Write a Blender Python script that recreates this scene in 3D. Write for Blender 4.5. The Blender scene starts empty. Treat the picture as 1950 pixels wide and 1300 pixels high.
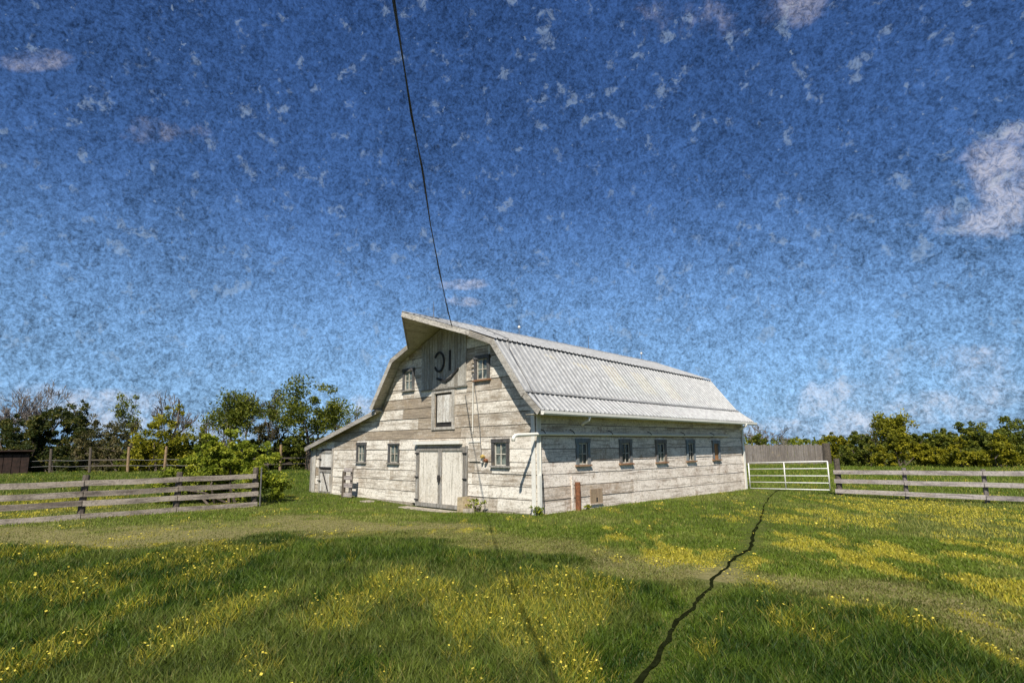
import bpy, math, random
import numpy as np
from mathutils import Vector, Matrix, noise as mnoise

S = 1.2                                   # design unit -> metres
sc = bpy.context.scene
COL = sc.collection
rng = np.random.default_rng(7)
RND = random.Random(11)

# ------------------------------------------------------------------ camera
CAMU = np.array([10.625, -11.166, 1.65])
AR = np.array([0.69581178, 0.71815842, -0.00971834])
AU = np.array([0.13208708, -0.11465327, 0.984585])
AW = np.array([-0.70597378, 0.68636951, 0.17463654])
FPX = 1136.08
cd = bpy.data.cameras.new("camera")
cam = bpy.data.objects.new("camera", cd)
COL.objects.link(cam)
m = Matrix.Identity(4)
for i in range(3):
    m[i][0], m[i][1], m[i][2], m[i][3] = AR[i], AU[i], -AW[i], CAMU[i] * S
cam.matrix_world = m
cd.sensor_width = 36.0
cd.sensor_fit = 'HORIZONTAL'
cd.lens = FPX / 1950.0 * 36.0
cd.clip_start = 0.1
cd.clip_end = 3000
sc.camera = cam

# ------------------------------------------------------------------ light
SUN_D = np.array([-0.41, 0.54, -0.735])
SUN_D = SUN_D / np.linalg.norm(SUN_D)
SUN_EL = math.asin(-SUN_D[2])
SUN_AZ = math.atan2(-SUN_D[0], -SUN_D[1])           # compass angle from +Y towards +X
sd = bpy.data.lights.new("sun", 'SUN')
sd.energy = 5.0
sd.angle = math.radians(0.5)
sd.color = (1.0, 0.95, 0.86)
sun = bpy.data.objects.new("sun", sd)
COL.objects.link(sun)
sun.rotation_euler = Vector(SUN_D).to_track_quat('-Z', 'Y').to_euler()
sun.location = (20, -30, 40)

world = bpy.data.worlds.new("World")
sc.world = world
world.use_nodes = True
NT = world.node_tree
NT.nodes.clear()


class G:
    """small node-graph helper"""
    def __init__(s, nt):
        s.nt = nt

    def n(s, t, **kw):
        nd = s.nt.nodes.new(t)
        for k, v in kw.items():
            setattr(nd, k, v)
        return nd

    def put(s, sock, v):
        if isinstance(v, bpy.types.NodeSocket):
            s.nt.links.new(v, sock)
        elif v is not None:
            try:
                sock.default_value = v
            except Exception:
                sock.default_value = tuple(v) + (1.0,)

    def math(s, op, a, b=None, c=None, clamp=False):
        nd = s.n('ShaderNodeMath', operation=op, use_clamp=clamp)
        s.put(nd.inputs[0], a)
        if b is not None: s.put(nd.inputs[1], b)
        if c is not None: s.put(nd.inputs[2], c)
        return nd.outputs[0]

    def vec(s, op, a, b=None, scale=None, out=0):
        nd = s.n('ShaderNodeVectorMath', operation=op)
        s.put(nd.inputs[0], a)
        if b is not None: s.put(nd.inputs[1], b)
        if scale is not None: s.put(nd.inputs['Scale'], scale)
        return nd.outputs[out]

    def noise(s, v, scale, detail=4, rough=0.55, dist=0.0, out=0):
        nd = s.n('ShaderNodeTexNoise')
        if v is not None: s.put(nd.inputs['Vector'], v)
        nd.inputs['Scale'].default_value = scale
        nd.inputs['Detail'].default_value = detail
        nd.inputs['Roughness'].default_value = rough
        nd.inputs['Distortion'].default_value = dist
        return nd.outputs[out]

    def rng(s, v, a, b, c=0.0, d=1.0, smooth=True):
        nd = s.n('ShaderNodeMapRange')
        nd.interpolation_type = 'SMOOTHSTEP' if smooth else 'LINEAR'
        nd.clamp = True
        s.put(nd.inputs[0], v)
        for i, x in enumerate((a, b, c, d)):
            s.put(nd.inputs[i + 1], x)
        return nd.outputs[0]

    def mix(s, f, a, b, blend='MIX'):
        nd = s.n('ShaderNodeMix', data_type='RGBA', blend_type=blend)
        nd.clamp_factor = True
        s.put(nd.inputs[0], f)
        s.put(nd.inputs[6], a)
        s.put(nd.inputs[7], b)
        return nd.outputs[2]

    def mapping(s, v, sc_=(1, 1, 1), rot=(0, 0, 0)):
        nd = s.n('ShaderNodeMapping')
        s.put(nd.inputs[0], v)
        nd.inputs['Scale'].default_value = sc_
        nd.inputs['Rotation'].default_value = rot
        return nd.outputs[0]


g = G(NT)
tc = g.n('ShaderNodeTexCoord')
D = tc.outputs['Generated']
sky = g.n('ShaderNodeTexSky')
sky.sky_type = 'NISHITA'
sky.sun_disc = False
sky.sun_elevation = SUN_EL
sky.sun_rotation = SUN_AZ
sky.altitude = 600
sky.air_density = 1.0
sky.dust_density = 0.6
sky.ozone_density = 2.2
# deep saturated blue with grainy mottling taken from the texture overlay
el = g.n('ShaderNodeSeparateXYZ')
g.put(el.inputs[0], D)
elz = el.outputs[2]
hs = g.n('ShaderNodeHueSaturation')
g.put(hs.inputs['Color'], sky.outputs[0])
hs.inputs['Hue'].default_value = 0.512
hs.inputs['Saturation'].default_value = 1.22
base = g.mix(1.0, hs.outputs[0], (0.66, 0.72, 0.74), 'MULTIPLY')
skyc = g.vec('SCALE', base, scale=g.rng(elz, 0.0, 0.75, 0.77, 0.90, smooth=False))
skyc = g.mix(g.rng(elz, 0.0, 0.42, 0.80, 0.0), skyc, (1.55, 3.0, 5.3))
warp = g.vec('ADD', D, g.vec('SCALE', g.noise(D, 30, 3, out=1), scale=0.02))
n_big = g.noise(D, 3.2, 4, 0.55)
n_mid = g.noise(warp, 20, 6, 0.62)
n_fin = g.noise(warp, 88, 8, 0.78, 0.8)
n_grn = g.noise(D, 260, 3, 0.7)
mott = g.math('ADD', g.rng(n_mid, 0.3, 0.7, -0.08, 0.14), g.rng(n_fin, 0.34, 0.68, -0.36, 0.46))
mott = g.math('ADD', mott, g.rng(n_grn, 0.28, 0.72, -0.32, 0.38))
mott = g.math('ADD', mott, g.rng(n_big, 0.3, 0.7, -0.12, 0.17))
mott = g.math('MAXIMUM', g.math('ADD', mott, 1.0), 0.32)
skyc = g.vec('SCALE', skyc, scale=mott)
# pale flecks
fl = g.math('MAXIMUM', g.math('MULTIPLY', g.rng(g.noise(warp, 34, 4, 0.6), 0.58, 0.66), g.rng(n_fin, 0.36, 0.58)), g.rng(g.noise(D, 105, 3, 0.6), 0.685, 0.74))
skyc = g.mix(g.math('MULTIPLY', fl, 0.46), skyc, (2.6, 3.4, 4.4))
# a few thin clouds at fixed bearings
fw = g.vec('DOT_PRODUCT', D, tuple(AW), out=1)
fws = g.math('MAXIMUM', fw, 0.05)
U = g.math('DIVIDE', g.vec('DOT_PRODUCT', D, tuple(AR), out=1), fws)
V = g.math('DIVIDE', g.vec('DOT_PRODUCT', D, tuple(AU), out=1), fws)
cn = g.noise(warp, 13, 7, 0.62, 0.4)
cn2 = g.math('SUBTRACT', cn, 0.5)
CLK = .78
clouds = [(1700, 700, 110, 50, .5), (1850, 700, 120, 50, .5), (1640, 745, 90, 40, .55), (1560, 770, 80, 40, .5), (60, 760, 70, 40, .6), (250, 770, 90, 30, .5), (1330, 35, 95, 60, .55), (1500, 15, 90, 45, .42), (1925, 330, 95, 110, .66), (1850, 420, 110, 40, .6), (300, 248, 85, 30, .7),
          (90, 115, 80, 22, .4), (890, 540, 60, 12, .55), (880, 575, 40, 10, .5), (680, 780, 60, 28, .9), (600, 840, 60, 22, .8), (130, 770, 85, 34, .85),
          (200, 800, 90, 30, .6), (420, 815, 120, 26, .6), (1660, 790, 110, 40, .65), (1780, 770, 120, 38, .7), (1900, 745, 110, 36, .6), (1480, 815, 120, 22, .7), (1570, 820, 90, 22, .6), (20, 800, 80, 30, .6)]
cl = None
for (px, py, a, b, st) in clouds:
    u0, v0 = (px - 975) / FPX, (650 - py) / FPX
    du = g.math('DIVIDE', g.math('SUBTRACT', U, u0), a / FPX)
    dv = g.math('DIVIDE', g.math('SUBTRACT', V, v0), b / FPX)
    r2 = g.math('ADD', g.math('MULTIPLY', du, du), g.math('MULTIPLY', dv, dv))
    f = g.math('SUBTRACT', g.math('MULTIPLY_ADD', cn2, 5.5, 0.8), r2)
    f = g.math('MULTIPLY', g.rng(f, -0.2, 1.2), g.math('MULTIPLY', g.rng(n_mid, 0.34, 0.60, 0.15, 1.0), st * CLK))
    cl = f if cl is None else g.math('MAXIMUM', cl, f)
cl = g.math('MULTIPLY', cl, g.rng(fw, 0.1, 0.3))
cl = g.math('MULTIPLY', cl, g.rng(n_fin, 0.36, 0.62, 0.22, 1.0))
skyc = g.mix(cl, skyc, (7.4, 6.8, 6.7))
bg = g.n('ShaderNodeBackground')
g.put(bg.inputs[0], skyc)
bg.inputs[1].default_value = 0.10
wo = g.n('ShaderNodeOutputWorld')
NT.links.new(bg.outputs[0], wo.inputs[0])

sc.view_settings.view_transform = 'Standard'
sc.view_settings.look = 'None'
sc.view_settings.gamma = 1.0
sc.view_settings.exposure = 0.3
sc.view_settings.use_curve_mapping = False
sc.render.engine = 'CYCLES'


# ------------------------------------------------------------------ helpers
def tag(o, label=None, cat=None, group=None, kind=None):
    if label: o['label'] = label
    if cat: o['category'] = cat
    if group: o['group'] = group
    if kind: o['kind'] = kind
    return o


def empty(name, loc, label, cat, group=None):
    o = bpy.data.objects.new(name, None)
    COL.objects.link(o)
    o.location = Vector(loc) * S
    o.empty_display_size = 0.2
    return tag(o, label, cat, group)


def link(name, me, mat, parent=None):
    o = bpy.data.objects.new(name, me)
    COL.objects.link(o)
    if mat: me.materials.append(mat)
    if parent is not None:
        o.parent = parent
        # geometry is in world units: undo the parents' offset
        off = Vector((0, 0, 0))
        q = parent
        while q is not None:
            off += q.location
            q = q.parent
        o.location = -off
    return o


class MB:
    """collects geometry (design units, world positions) for ONE mesh"""
    def __init__(s):
        s.v, s.f = [], []

    def poly(s, pts):
        b = len(s.v)
        s.v += [tuple(p) for p in pts]
        s.f.append(tuple(range(b, b + len(pts))))

    def prism(s, a, b):
        """two matching rings of points -> closed solid"""
        n = len(a); k = len(s.v)
        s.v += [tuple(p) for p in a] + [tuple(p) for p in b]
        s.f.append(tuple(range(k + n - 1, k - 1, -1)))
        s.f.append(tuple(range(k + n, k + 2 * n)))
        for i in range(n):
            j = (i + 1) % n
            s.f.append((k + i, k + j, k + n + j, k + n + i))

    def box(s, x0, x1, y0, y1, z0, z1):
        s.prism([(x0, y0, z0), (x1, y0, z0), (x1, y1, z0), (x0, y1, z0)],
                [(x0, y0, z1), (x1, y0, z1), (x1, y1, z1), (x0, y1, z1)])

    def bar(s, p, q, w, h, up=(0, 0, 1), jit=0.0):
        """rectangular bar from p to q, w across, h along up"""
        p, q, up = np.array(p, float), np.array(q, float), np.array(up, float)
        d = (q - p) / np.linalg.norm(q - p)
        sx = np.cross(d, up); sx /= np.linalg.norm(sx)
        uy = np.cross(sx, d)
        ring = lambda c, k: [c + sx * a * w * .5 * k + uy * b * h * .5 * k for a, b in ((-1, -1), (1, -1), (1, 1), (-1, 1))]
        s.prism(ring(p, 1), ring(q, 1 - jit))

    def tube(s, pts, rad, n=8, cap=True):
        pts = [np.array(p, float) for p in pts]
        if not hasattr(rad, '__len__'): rad = [rad] * len(pts)
        k = len(s.v)
        ref = np.array((0.31, 0.17, 0.93))
        for i, p in enumerate(pts):
            d = pts[min(i + 1, len(pts) - 1)] - pts[max(i - 1, 0)]
            d = d / (np.linalg.norm(d) + 1e-9)
            a = np.cross(d, ref); a /= np.linalg.norm(a) + 1e-9
            b = np.cross(d, a)
            for j in range(n):
                t = 2 * math.pi * j / n
                s.v.append(tuple(p + (a * math.cos(t) + b * math.sin(t)) * rad[i]))
        for i in range(len(pts) - 1):
            for j in range(n):
                j2 = (j + 1) % n
                s.f.append((k + i * n + j, k + i * n + j2, k + (i + 1) * n + j2, k + (i + 1) * n + j))
        if cap:
            s.f.append(tuple(k + j for j in range(n)))
            s.f.append(tuple(k + (len(pts) - 1) * n + j for j in range(n - 1, -1, -1)))

    def ball(s, c, r, n=10):
        k = len(s.v)
        for i in range(n // 2 + 1):
            ph = math.pi * i / (n // 2)
            for j in range(n):
                t = 2 * math.pi * j / n
                s.v.append((c[0] + r * math.sin(ph) * math.cos(t), c[1] + r * math.sin(ph) * math.sin(t), c[2] + r * math.cos(ph)))
        for i in range(n // 2):
            for j in range(n):
                j2 = (j + 1) % n
                s.f.append((k + i * n + j, k + (i + 1) * n + j, k + (i + 1) * n + j2, k + i * n + j2))

    def build(s, name, mat, parent=None, smooth=False):
        me = bpy.data.meshes.new(name)
        me.from_pydata([(a * S, b * S, c * S) for a, b, c in s.v], [], s.f)
        me.update()
        import bmesh
        bm = bmesh.new(); bm.from_mesh(me)
        bmesh.ops.recalc_face_normals(bm, faces=bm.faces[:])
        bm.to_mesh(me); bm.free()
        if smooth:
            me.polygons.foreach_set('use_smooth', [True] * len(me.polygons))
        return link(name, me, mat, parent)


def np_mesh(name, verts, faces, mat, parent=None, tint=None, attr2=None, smooth=False):
    """verts n x 3 (design units), faces m x k; optional per-face attributes"""
    me = bpy.data.meshes.new(name)
    nv, (nf, k) = len(verts), faces.shape
    me.vertices.add(nv)
    me.vertices.foreach_set('co', (np.asarray(verts, np.float32) * S).ravel())
    me.loops.add(nf * k)
    me.loops.foreach_set('vertex_index', faces.astype(np.int32).ravel())
    me.polygons.add(nf)
    me.polygons.foreach_set('loop_start', np.arange(0, nf * k, k, dtype=np.int32))
    me.polygons.foreach_set('loop_total', np.full(nf, k, np.int32))
    if smooth: me.polygons.foreach_set('use_smooth', np.ones(nf, bool))
    for nm, arr in (('tint', tint), ('dry', attr2)):
        if arr is not None:
            a = me.attributes.new(nm, 'FLOAT', 'FACE')
            a.data.foreach_set('value', np.asarray(arr, np.float32))
    me.update(calc_edges=True)
    return link(name, me, mat, parent)


def at(px, py, depth):
    """point seen along a bearing of the photograph at a real depth (design units)"""
    return CAMU + depth * (AW + AR * (px - 975) / FPX - AU * (py - 650) / FPX)


def ground_at(px, depth):
    p = at(px, 860, depth)
    return np.array([p[0], p[1], terrain(p[0], p[1])])


def hitz(px, py, z=0.0):
    d = AW + AR * (px - 975) / FPX - AU * (py - 650) / FPX
    return CAMU + d * (z - CAMU[2]) / d[2]


# value noise in numpy
_P = np.random.default_rng(3).random((256, 256))


def vnoise(x, y):
    xi, yi = np.floor(x).astype(int), np.floor(y).astype(int)
    fx, fy = x - xi, y - yi
    fx, fy = fx * fx * (3 - 2 * fx), fy * fy * (3 - 2 * fy)
    a, b = _P[xi & 255, yi & 255], _P[(xi + 1) & 255, yi & 255]
    c, d = _P[xi & 255, (yi + 1) & 255], _P[(xi + 1) & 255, (yi + 1) & 255]
    return (a * (1 - fx) + b * fx) * (1 - fy) + (c * (1 - fx) + d * fx) * fy


def fbm(x, y, sc_=1.0, o=4):
    t, amp, tot = 0, 1, 0
    for i in range(o):
        t = t + amp * vnoise(x * sc_ + 17.3 * i, y * sc_ - 9.1 * i)
        tot += amp; amp *= .55; sc_ *= 2.03
    return t / tot


def sstep(a, b, x):
    t = np.clip((x - a) / (b - a), 0, 1)
    return t * t * (3 - 2 * t)


def terrain(x, y):
    x, y = np.asarray(x, float), np.asarray(y, float)
    h = -0.13 * np.exp(-((x + 4.2) / 3.2) ** 2 - ((y + .6) / 3.0) ** 2)
    h = h - 0.13 * np.exp(-((x - 5.5) / 4.0) ** 2 - ((y - 11.5) / 4.0) ** 2)
    r = np.hypot(x - 0.0, y - 3)
    h = h + (fbm(x + 100, y + 50, .22, 3) - .5) * .16 * sstep(12, 40, r)
    return h


# ------------------------------------------------------------------ materials
def new_mat(name):
    mt = bpy.data.materials.new(name)
    mt.use_nodes = True
    nt = mt.node_tree
    nt.nodes.clear()
    gg = G(nt)
    p = gg.n('ShaderNodeBsdfPrincipled')
    o = gg.n('ShaderNodeOutputMaterial')
    nt.links.new(p.outputs[0], o.inputs[0])
    p.inputs['Roughness'].default_value = 0.8
    return mt, gg, p, o


def bump(gg, p, h, strength=.4, dist=.01):
    b = gg.n('ShaderNodeBump')
    b.inputs['Strength'].default_value = strength
    b.inputs['Distance'].default_value = dist
    gg.put(b.inputs['Height'], h)
    gg.nt.links.new(b.outputs[0], p.inputs['Normal'])


def painted_wood(name, paint, wood, cover=0.5, axis=0, stain=None, stain_amt=0.0, grain=1.0, dark=(.05, .045, .04)):
    """peeling paint over weathered boards; every board differs"""
    mt, q, p, o = new_mat(name)
    geo = q.n('ShaderNodeNewGeometry').outputs['Position']
    oi = q.n('ShaderNodeObjectInfo').outputs['Random']
    st = [14, 14, 14]; st[axis] = 1.6
    sg = [40, 40, 40]; sg[axis] = 1.8
    off = q.vec('ADD', geo, q.vec('SCALE', (1, 1, 1), scale=q.math('MULTIPLY', oi, 37.0)))
    n1 = q.noise(q.mapping(off, tuple(st)), 1.0, 6, 0.65)
    n2 = q.noise(off, 1.3, 5, 0.6)
    n3 = q.noise(off, 26, 5, 0.7)
    gr = q.noise(q.mapping(off, tuple(sg)), 1.0, 4, 0.6)
    wn = q.n('ShaderNodeTexWhiteNoise', noise_dimensions='1D')
    q.put(wn.inputs['W'], q.math('MULTIPLY', oi, 311.7))
    b1 = wn.outputs['Value']
    k = q.math('ADD', q.math('MULTIPLY', n1, .40), q.math('MULTIPLY', n2, .45))
    k = q.math('ADD', k, q.math('MULTIPLY', n3, .5))
    k = q.math('ADD', k, q.math('MULTIPLY_ADD', b1, .16, -.08))
    wr = q.n('ShaderNodeAttribute', attribute_type='OBJECT', attribute_name='wear').outputs['Fac']
    k = q.math('ADD', k, q.math('SUBTRACT', cover - .5, wr))
    f = q.rng(k, .52, .84)
    wd = q.mix(q.rng(gr, .3, .7), tuple(c * .62 for c in wood), tuple(min(1, c * 1.3) for c in wood))
    pt = q.mix(q.rng(n3, .3, .7), tuple(c * .86 for c in paint), paint)
    c = q.mix(f, wd, pt)
    # warm dirt
    c = q.mix(q.math('MULTIPLY', q.rng(q.noise(off, 4.2, 5, .7), .52, .72), .5), c, (.34, .26, .15))
    if stain:
        s = q.math('MULTIPLY', q.rng(q.noise(off, 1.1, 6, .72), .50, .68), q.rng(q.noise(off, 9, 5, .7), .38, .6))
        c = q.mix(q.math('MULTIPLY', s, stain_amt), c, stain)
    ss = [9, 9, 9]; ss[axis] = .55
    stk = q.rng(q.noise(q.mapping(off, tuple(ss)), 1.0, 6, .72), .50, .64)
    c = q.mix(q.math('MULTIPLY', stk, .72), c, tuple(x * .62 for x in wood))
    # flakes, nail heads, checks
    sp = q.rng(q.noise(off, 30, 5, .75), .57, .66)
    c = q.mix(q.math('MULTIPLY', sp, .8), c, dark)
    pit = q.rng(q.noise(off, 13, 7, .78), .50, .66)
    c = q.mix(q.math('MULTIPLY', pit, .7), c, tuple(x * .45 for x in wood))
    ck = q.rng(q.noise(q.mapping(off, tuple(x * 1.2 for x in sg)), 1.0, 3, .5), .66, .72)
    c = q.mix(q.math('MULTIPLY', ck, .6), c, dark)
    q.put(p.inputs['Base Color'], c)
    p.inputs['Roughness'].default_value = .85
    bump(q, p, q.math('ADD', q.math('MULTIPLY', f, .6), q.math('ADD', gr, q.math('MULTIPLY', n3, .7))), .55, .012)
    return mt


def plain(name, col, rough=.8, metal=0.0, var=.25, scale=8, spec=None, dark=None, dark_amt=0.0):
    mt, q, p, o = new_mat(name)
    geo = q.n('ShaderNodeNewGeometry').outputs['Position']
    oi = q.n('ShaderNodeObjectInfo').outputs['Random']
    off = q.vec('ADD', geo, q.vec('SCALE', (1, 1, 1), scale=q.math('MULTIPLY', oi, 17.0)))
    n = q.noise(off, scale, 6, .65)
    c = q.mix(q.rng(n, .3, .7), tuple(x * (1 - var) for x in col), tuple(min(1, x * (1 + var)) for x in col))
    if dark:
        c = q.mix(q.math('MULTIPLY', q.rng(q.noise(off, scale * 2.7, 5, .7), .5, .66), dark_amt), c, dark)
    q.put(p.inputs['Base Color'], c)
    p.inputs['Roughness'].default_value = rough
    p.inputs['Metallic'].default_value = metal
    bump(q, p, n, .25, .006)
    return mt


def foliage(name, c0, c1, c2, trans=.3):
    mt, q, p, o = new_mat(name)
    a = q.n('ShaderNodeAttribute', attribute_name='tint').outputs['Fac']
    c = q.mix(q.rng(a, 0, .55, smooth=False), c0, c1)
    c = q.mix(q.rng(a, .6, 1.0, smooth=False), c, c2)
    q.put(p.inputs['Base Color'], c)
    p.inputs['Roughness'].default_value = .6
    p.inputs['Specular IOR Level'].default_value = .25
    t = q.n('ShaderNodeBsdfTranslucent')
    q.put(t.inputs[0], q.mix(.5, c, (.16, .2, .02)))
    mx = q.n('ShaderNodeMixShader')
    mx.inputs[0].default_value = trans
    q.nt.links.new(p.outputs[0], mx.inputs[1]); q.nt.links.new(t.outputs[0], mx.inputs[2])
    q.nt.links.new(mx.outputs[0], o.inputs[0])
    return mt


M = {}
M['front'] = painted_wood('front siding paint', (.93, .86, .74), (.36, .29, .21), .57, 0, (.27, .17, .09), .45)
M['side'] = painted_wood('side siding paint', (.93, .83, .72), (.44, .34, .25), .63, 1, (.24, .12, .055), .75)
M['vert'] = painted_wood('vertical board paint', (.72, .68, .60), (.33, .29, .24), .50, 2)
M['haydoor'] = painted_wood('hay door boards', (.82, .79, .72), (.35, .29, .22), .60, 2)
M['gable'] = painted_wood('gable door boards', (.62, .59, .52), (.30, .27, .22), .46, 2)
M['doorpanel'] = painted_wood('barn door panel', (.84, .78, .67), (.52, .45, .34), .66, 2)
M['trim'] = painted_wood('grey weathered trim', (.46, .44, .40), (.24, .215, .18), .46, 2)
M['flash'] = plain('grey flashing', (.30, .295, .28), .6, .2)
M['fascia'] = painted_wood('rake board paint', (.56, .52, .45), (.28, .25, .21), .50, 0)
M['soffit'] = painted_wood('soffit boards', (.58, .54, .44), (.36, .32, .24), .55, 1)
M['white'] = plain('white paint', (.76, .73, .65), .6, var=.06, dark=(.4, .36, .3), dark_amt=.25)
M['whitepipe'] = plain('white plastic pipe', (.78, .75, .66), .4, var=.05, dark=(.45, .42, .32), dark_amt=.2)
M['darkframe'] = painted_wood('dark window frame', (.15, .155, .16), (.06, .055, .05), .46, 2)
M['blueframe'] = painted_wood('blue grey window frame', (.22, .27, .30), (.16, .12, .09), .52, 2)
M['sash'] = painted_wood('sash paint', (.66, .62, .52), (.28, .22, .15), .58, 2)
M['rustsill'] = painted_wood('rusty sill', (.40, .27, .17), (.28, .13, .06), .45, 1)
M['brand'] = plain('black brand paint', (.022, .02, .018), .7, var=.3)
M['black'] = plain('dark gap', (.02, .018, .016), .9)
M['rust'] = plain('rusted steel', (.20, .075, .03), .85, var=.45, scale=12, dark=(.07, .03, .015), dark_amt=.7)
M['iron'] = plain('black iron', (.035, .032, .03), .6)
M['orange'] = painted_wood('brown wooden shutter', (.50, .24, .09), (.30, .14, .05), .55, 2)
M['inner'] = plain('wall sheathing', (.05, .045, .04), .9)
M['stone'] = plain('foundation stone', (.36, .31, .24), .9, var=.4, scale=7, dark=(.12, .1, .07), dark_amt=.6)
M['yellowbox'] = plain('yellow enamel', (.50, .36, .10), .5, var=.25, dark=(.25, .07, .02), dark_amt=.6)
M['railwood'] = painted_wood('weathered rails', (.50, .42, .34), (.17, .135, .11), .52, 1)
M['railwoodx'] = painted_wood('weathered rails bleached', (.56, .49, .45), (.25, .21, .20), .54, 0)
M['postwood'] = plain('old post wood', (.10, .08, .06), .95, var=.45, scale=9, dark=(.03, .025, .02), dark_amt=.6)
M['postpale'] = plain('peeled post wood', (.27, .18, .10), .9, var=.35, scale=6)
M['plank'] = painted_wood('grey plank fence', (.27, .24, .215), (.165, .14, .12), .45, 2)
M['shed'] = plain('dark stained shed boards', (.035, .018, .012), .9, var=.5, scale=3)
M['gate'] = plain('white gate paint', (.80, .79, .75), .5, var=.08, scale=9, dark=(.30, .17, .09), dark_amt=.55)
M['cable'] = plain('cable insulation', (.015, .015, .015), .6)
M['wire'] = plain('galvanised wire', (.12, .115, .11), .5)
M['block'] = plain('sawn timber block', (.42, .33, .20), .9, var=.3)
M['bark'] = plain('bark', (.085, .065, .048), .95, var=.4, scale=5)
M['barkgrey'] = plain('bare grey bark', (.17, .145, .125), .95, var=.35, scale=5)
M['leafdark'] = foliage('dark leaves', (.014, .022, .006), (.045, .06, .012), (.16, .13, .018), .25)
M['leafmid'] = foliage('mid green leaves', (.034, .052, .008), (.15, .175, .022), (.33, .31, .034), .38)
M['leafbright'] = foliage('bright bush leaves', (.07, .11, .008), (.27, .32, .026), (.50, .48, .045), .42)
M['leafyellow'] = foliage('yellow green leaves', (.07, .08, .007), (.26, .25, .015), (.50, .42, .025), .4)
M['leafbrown'] = foliage('dry brown green leaves', (.03, .03, .012), (.10, .092, .032), (.20, .15, .065), .25)
M['grass'] = None

# glass
mt, q, p, o = new_mat('old window glass')
geo = q.n('ShaderNodeNewGeometry').outputs['Position']
n = q.noise(geo, 3.1, 4, .6)
q.put(p.inputs['Base Color'], q.mix(q.rng(n, .35, .65), (.035, .045, .04), (.20, .23, .20)))
p.inputs['Roughness'].default_value = .12
M['glass'] = mt
mt, q, p, o = new_mat('dark window glass')
n = q.noise(q.n('ShaderNodeNewGeometry').outputs['Position'], 3.7, 4, .6)
q.put(p.inputs['Base Color'], q.mix(q.rng(n, .4, .7), (.012, .014, .013), (.07, .075, .07)))
p.inputs['Roughness'].default_value = .15
M['glassdark'] = mt

# corrugated metal: weathered galvanised / white paint
mt, q, p, o = new_mat('ribbed roof metal')
geo = q.n('ShaderNodeNewGeometry').outputs['Position']
oi = q.n('ShaderNodeObjectInfo').outputs['Random']
n1 = q.noise(geo, 5, 6, .65)
n2 = q.noise(q.mapping(geo, (9, 9, 1.2)), 1, 5, .7)
c = q.mix(q.rng(n1, .3, .7), (.29, .29, .285), (.44, .44, .43))
c = q.mix(q.math('MULTIPLY', q.rng(n2, .52, .72), .5), c, (.25, .235, .21))
c = q.mix(q.math('MULTIPLY', q.rng(q.noise(geo, 1.7, 4, .7), .69, .74), .8), c, (.16, .14, .12))
c = q.mix(q.math('MULTIPLY', q.math('SUBTRACT', oi, .3), .22), c, (.27, .26, .24))
q.put(p.inputs['Base Color'], c)
p.inputs['Roughness'].default_value = .55
p.inputs['Metallic'].default_value = .15
bump(q, p, n1, .15, .006)
M['roof'] = mt

# grass blades and yellow petals
def grass_mat():
    mt, q, p, o = new_mat('grass blades')
    a = q.n('ShaderNodeAttribute', attribute_name='tint').outputs['Fac']
    d = q.n('ShaderNodeAttribute', attribute_name='dry').outputs['Fac']
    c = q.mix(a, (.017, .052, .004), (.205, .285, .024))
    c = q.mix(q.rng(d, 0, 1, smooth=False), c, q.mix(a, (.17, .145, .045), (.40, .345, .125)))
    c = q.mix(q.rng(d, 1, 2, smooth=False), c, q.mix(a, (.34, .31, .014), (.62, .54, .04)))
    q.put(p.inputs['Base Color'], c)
    p.inputs['Roughness'].default_value = .55
    p.inputs['Specular IOR Level'].default_value = .25
    t = q.n('ShaderNodeBsdfTranslucent')
    q.put(t.inputs[0], c)
    mx = q.n('ShaderNodeMixShader'); mx.inputs[0].default_value = .35
    q.nt.links.new(p.outputs[0], mx.inputs[1]); q.nt.links.new(t.outputs[0], mx.inputs[2])
    q.nt.links.new(mx.outputs[0], o.inputs[0])
    return mt


M['grass'] = grass_mat()
mt, q, p, o = new_mat('yellow petals')
a = q.n('ShaderNodeAttribute', attribute_name='tint').outputs['Fac']
q.put(p.inputs['Base Color'], q.mix(a, (.40, .31, .02), (.60, .50, .06)))
M['petal'] = mt

mt, q, p, o = new_mat('meadow soil and turf')
geo = q.n('ShaderNodeNewGeometry').outputs['Position']
d = q.n('ShaderNodeAttribute', attribute_name='dry').outputs['Fac']
n1 = q.noise(geo, .5, 6, .6)
n2 = q.noise(geo, 9, 5, .7)
c = q.mix(n2, (.04, .055, .010), (.11, .13, .024))
c = q.mix(q.rng(n1, .45, .7), c, (.10, .11, .028))
c = q.mix(d, c, q.mix(q.rng(n2, .3, .7), (.16, .14, .055), (.27, .235, .10)))
q.put(p.inputs['Base Color'], c)
p.inputs['Roughness'].default_value = .95
p.inputs['Specular IOR Level'].default_value = .1
bump(q, p, n2, .8, .04)
M['ground'] = mt
M['soil'] = plain('dark overlay crack', (.012, .015, .005), .98, var=.4, scale=14)
M['soil'].node_tree.nodes['Principled BSDF'].inputs['Specular IOR Level'].default_value = 0.0

# ------------------------------------------------------------------ ground
PATH = [(0, 1022), (300, 1018), (600, 1006), (850, 1014), (1000, 1032), (1200, 1075), (1400, 1108), (1600, 1135), (1950, 1195)]
_pp = np.array([hitz(*a) for a in PATH])
_fwd = math.atan2(AW[0], AW[1])


def polar(x, y):
    dx, dy = x - CAMU[0], y - CAMU[1]
    az = np.arctan2(dx, dy) - _fwd
    az = (az + np.pi) % (2 * np.pi) - np.pi
    return az, np.hypot(dx, dy)


_pa, _pd = polar(_pp[:, 0], _pp[:, 1])
_ph = np.array([1.9, 2.0, 2.1, 1.8, 1.5, 1.2, 1.0, 1.0, .9])


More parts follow.
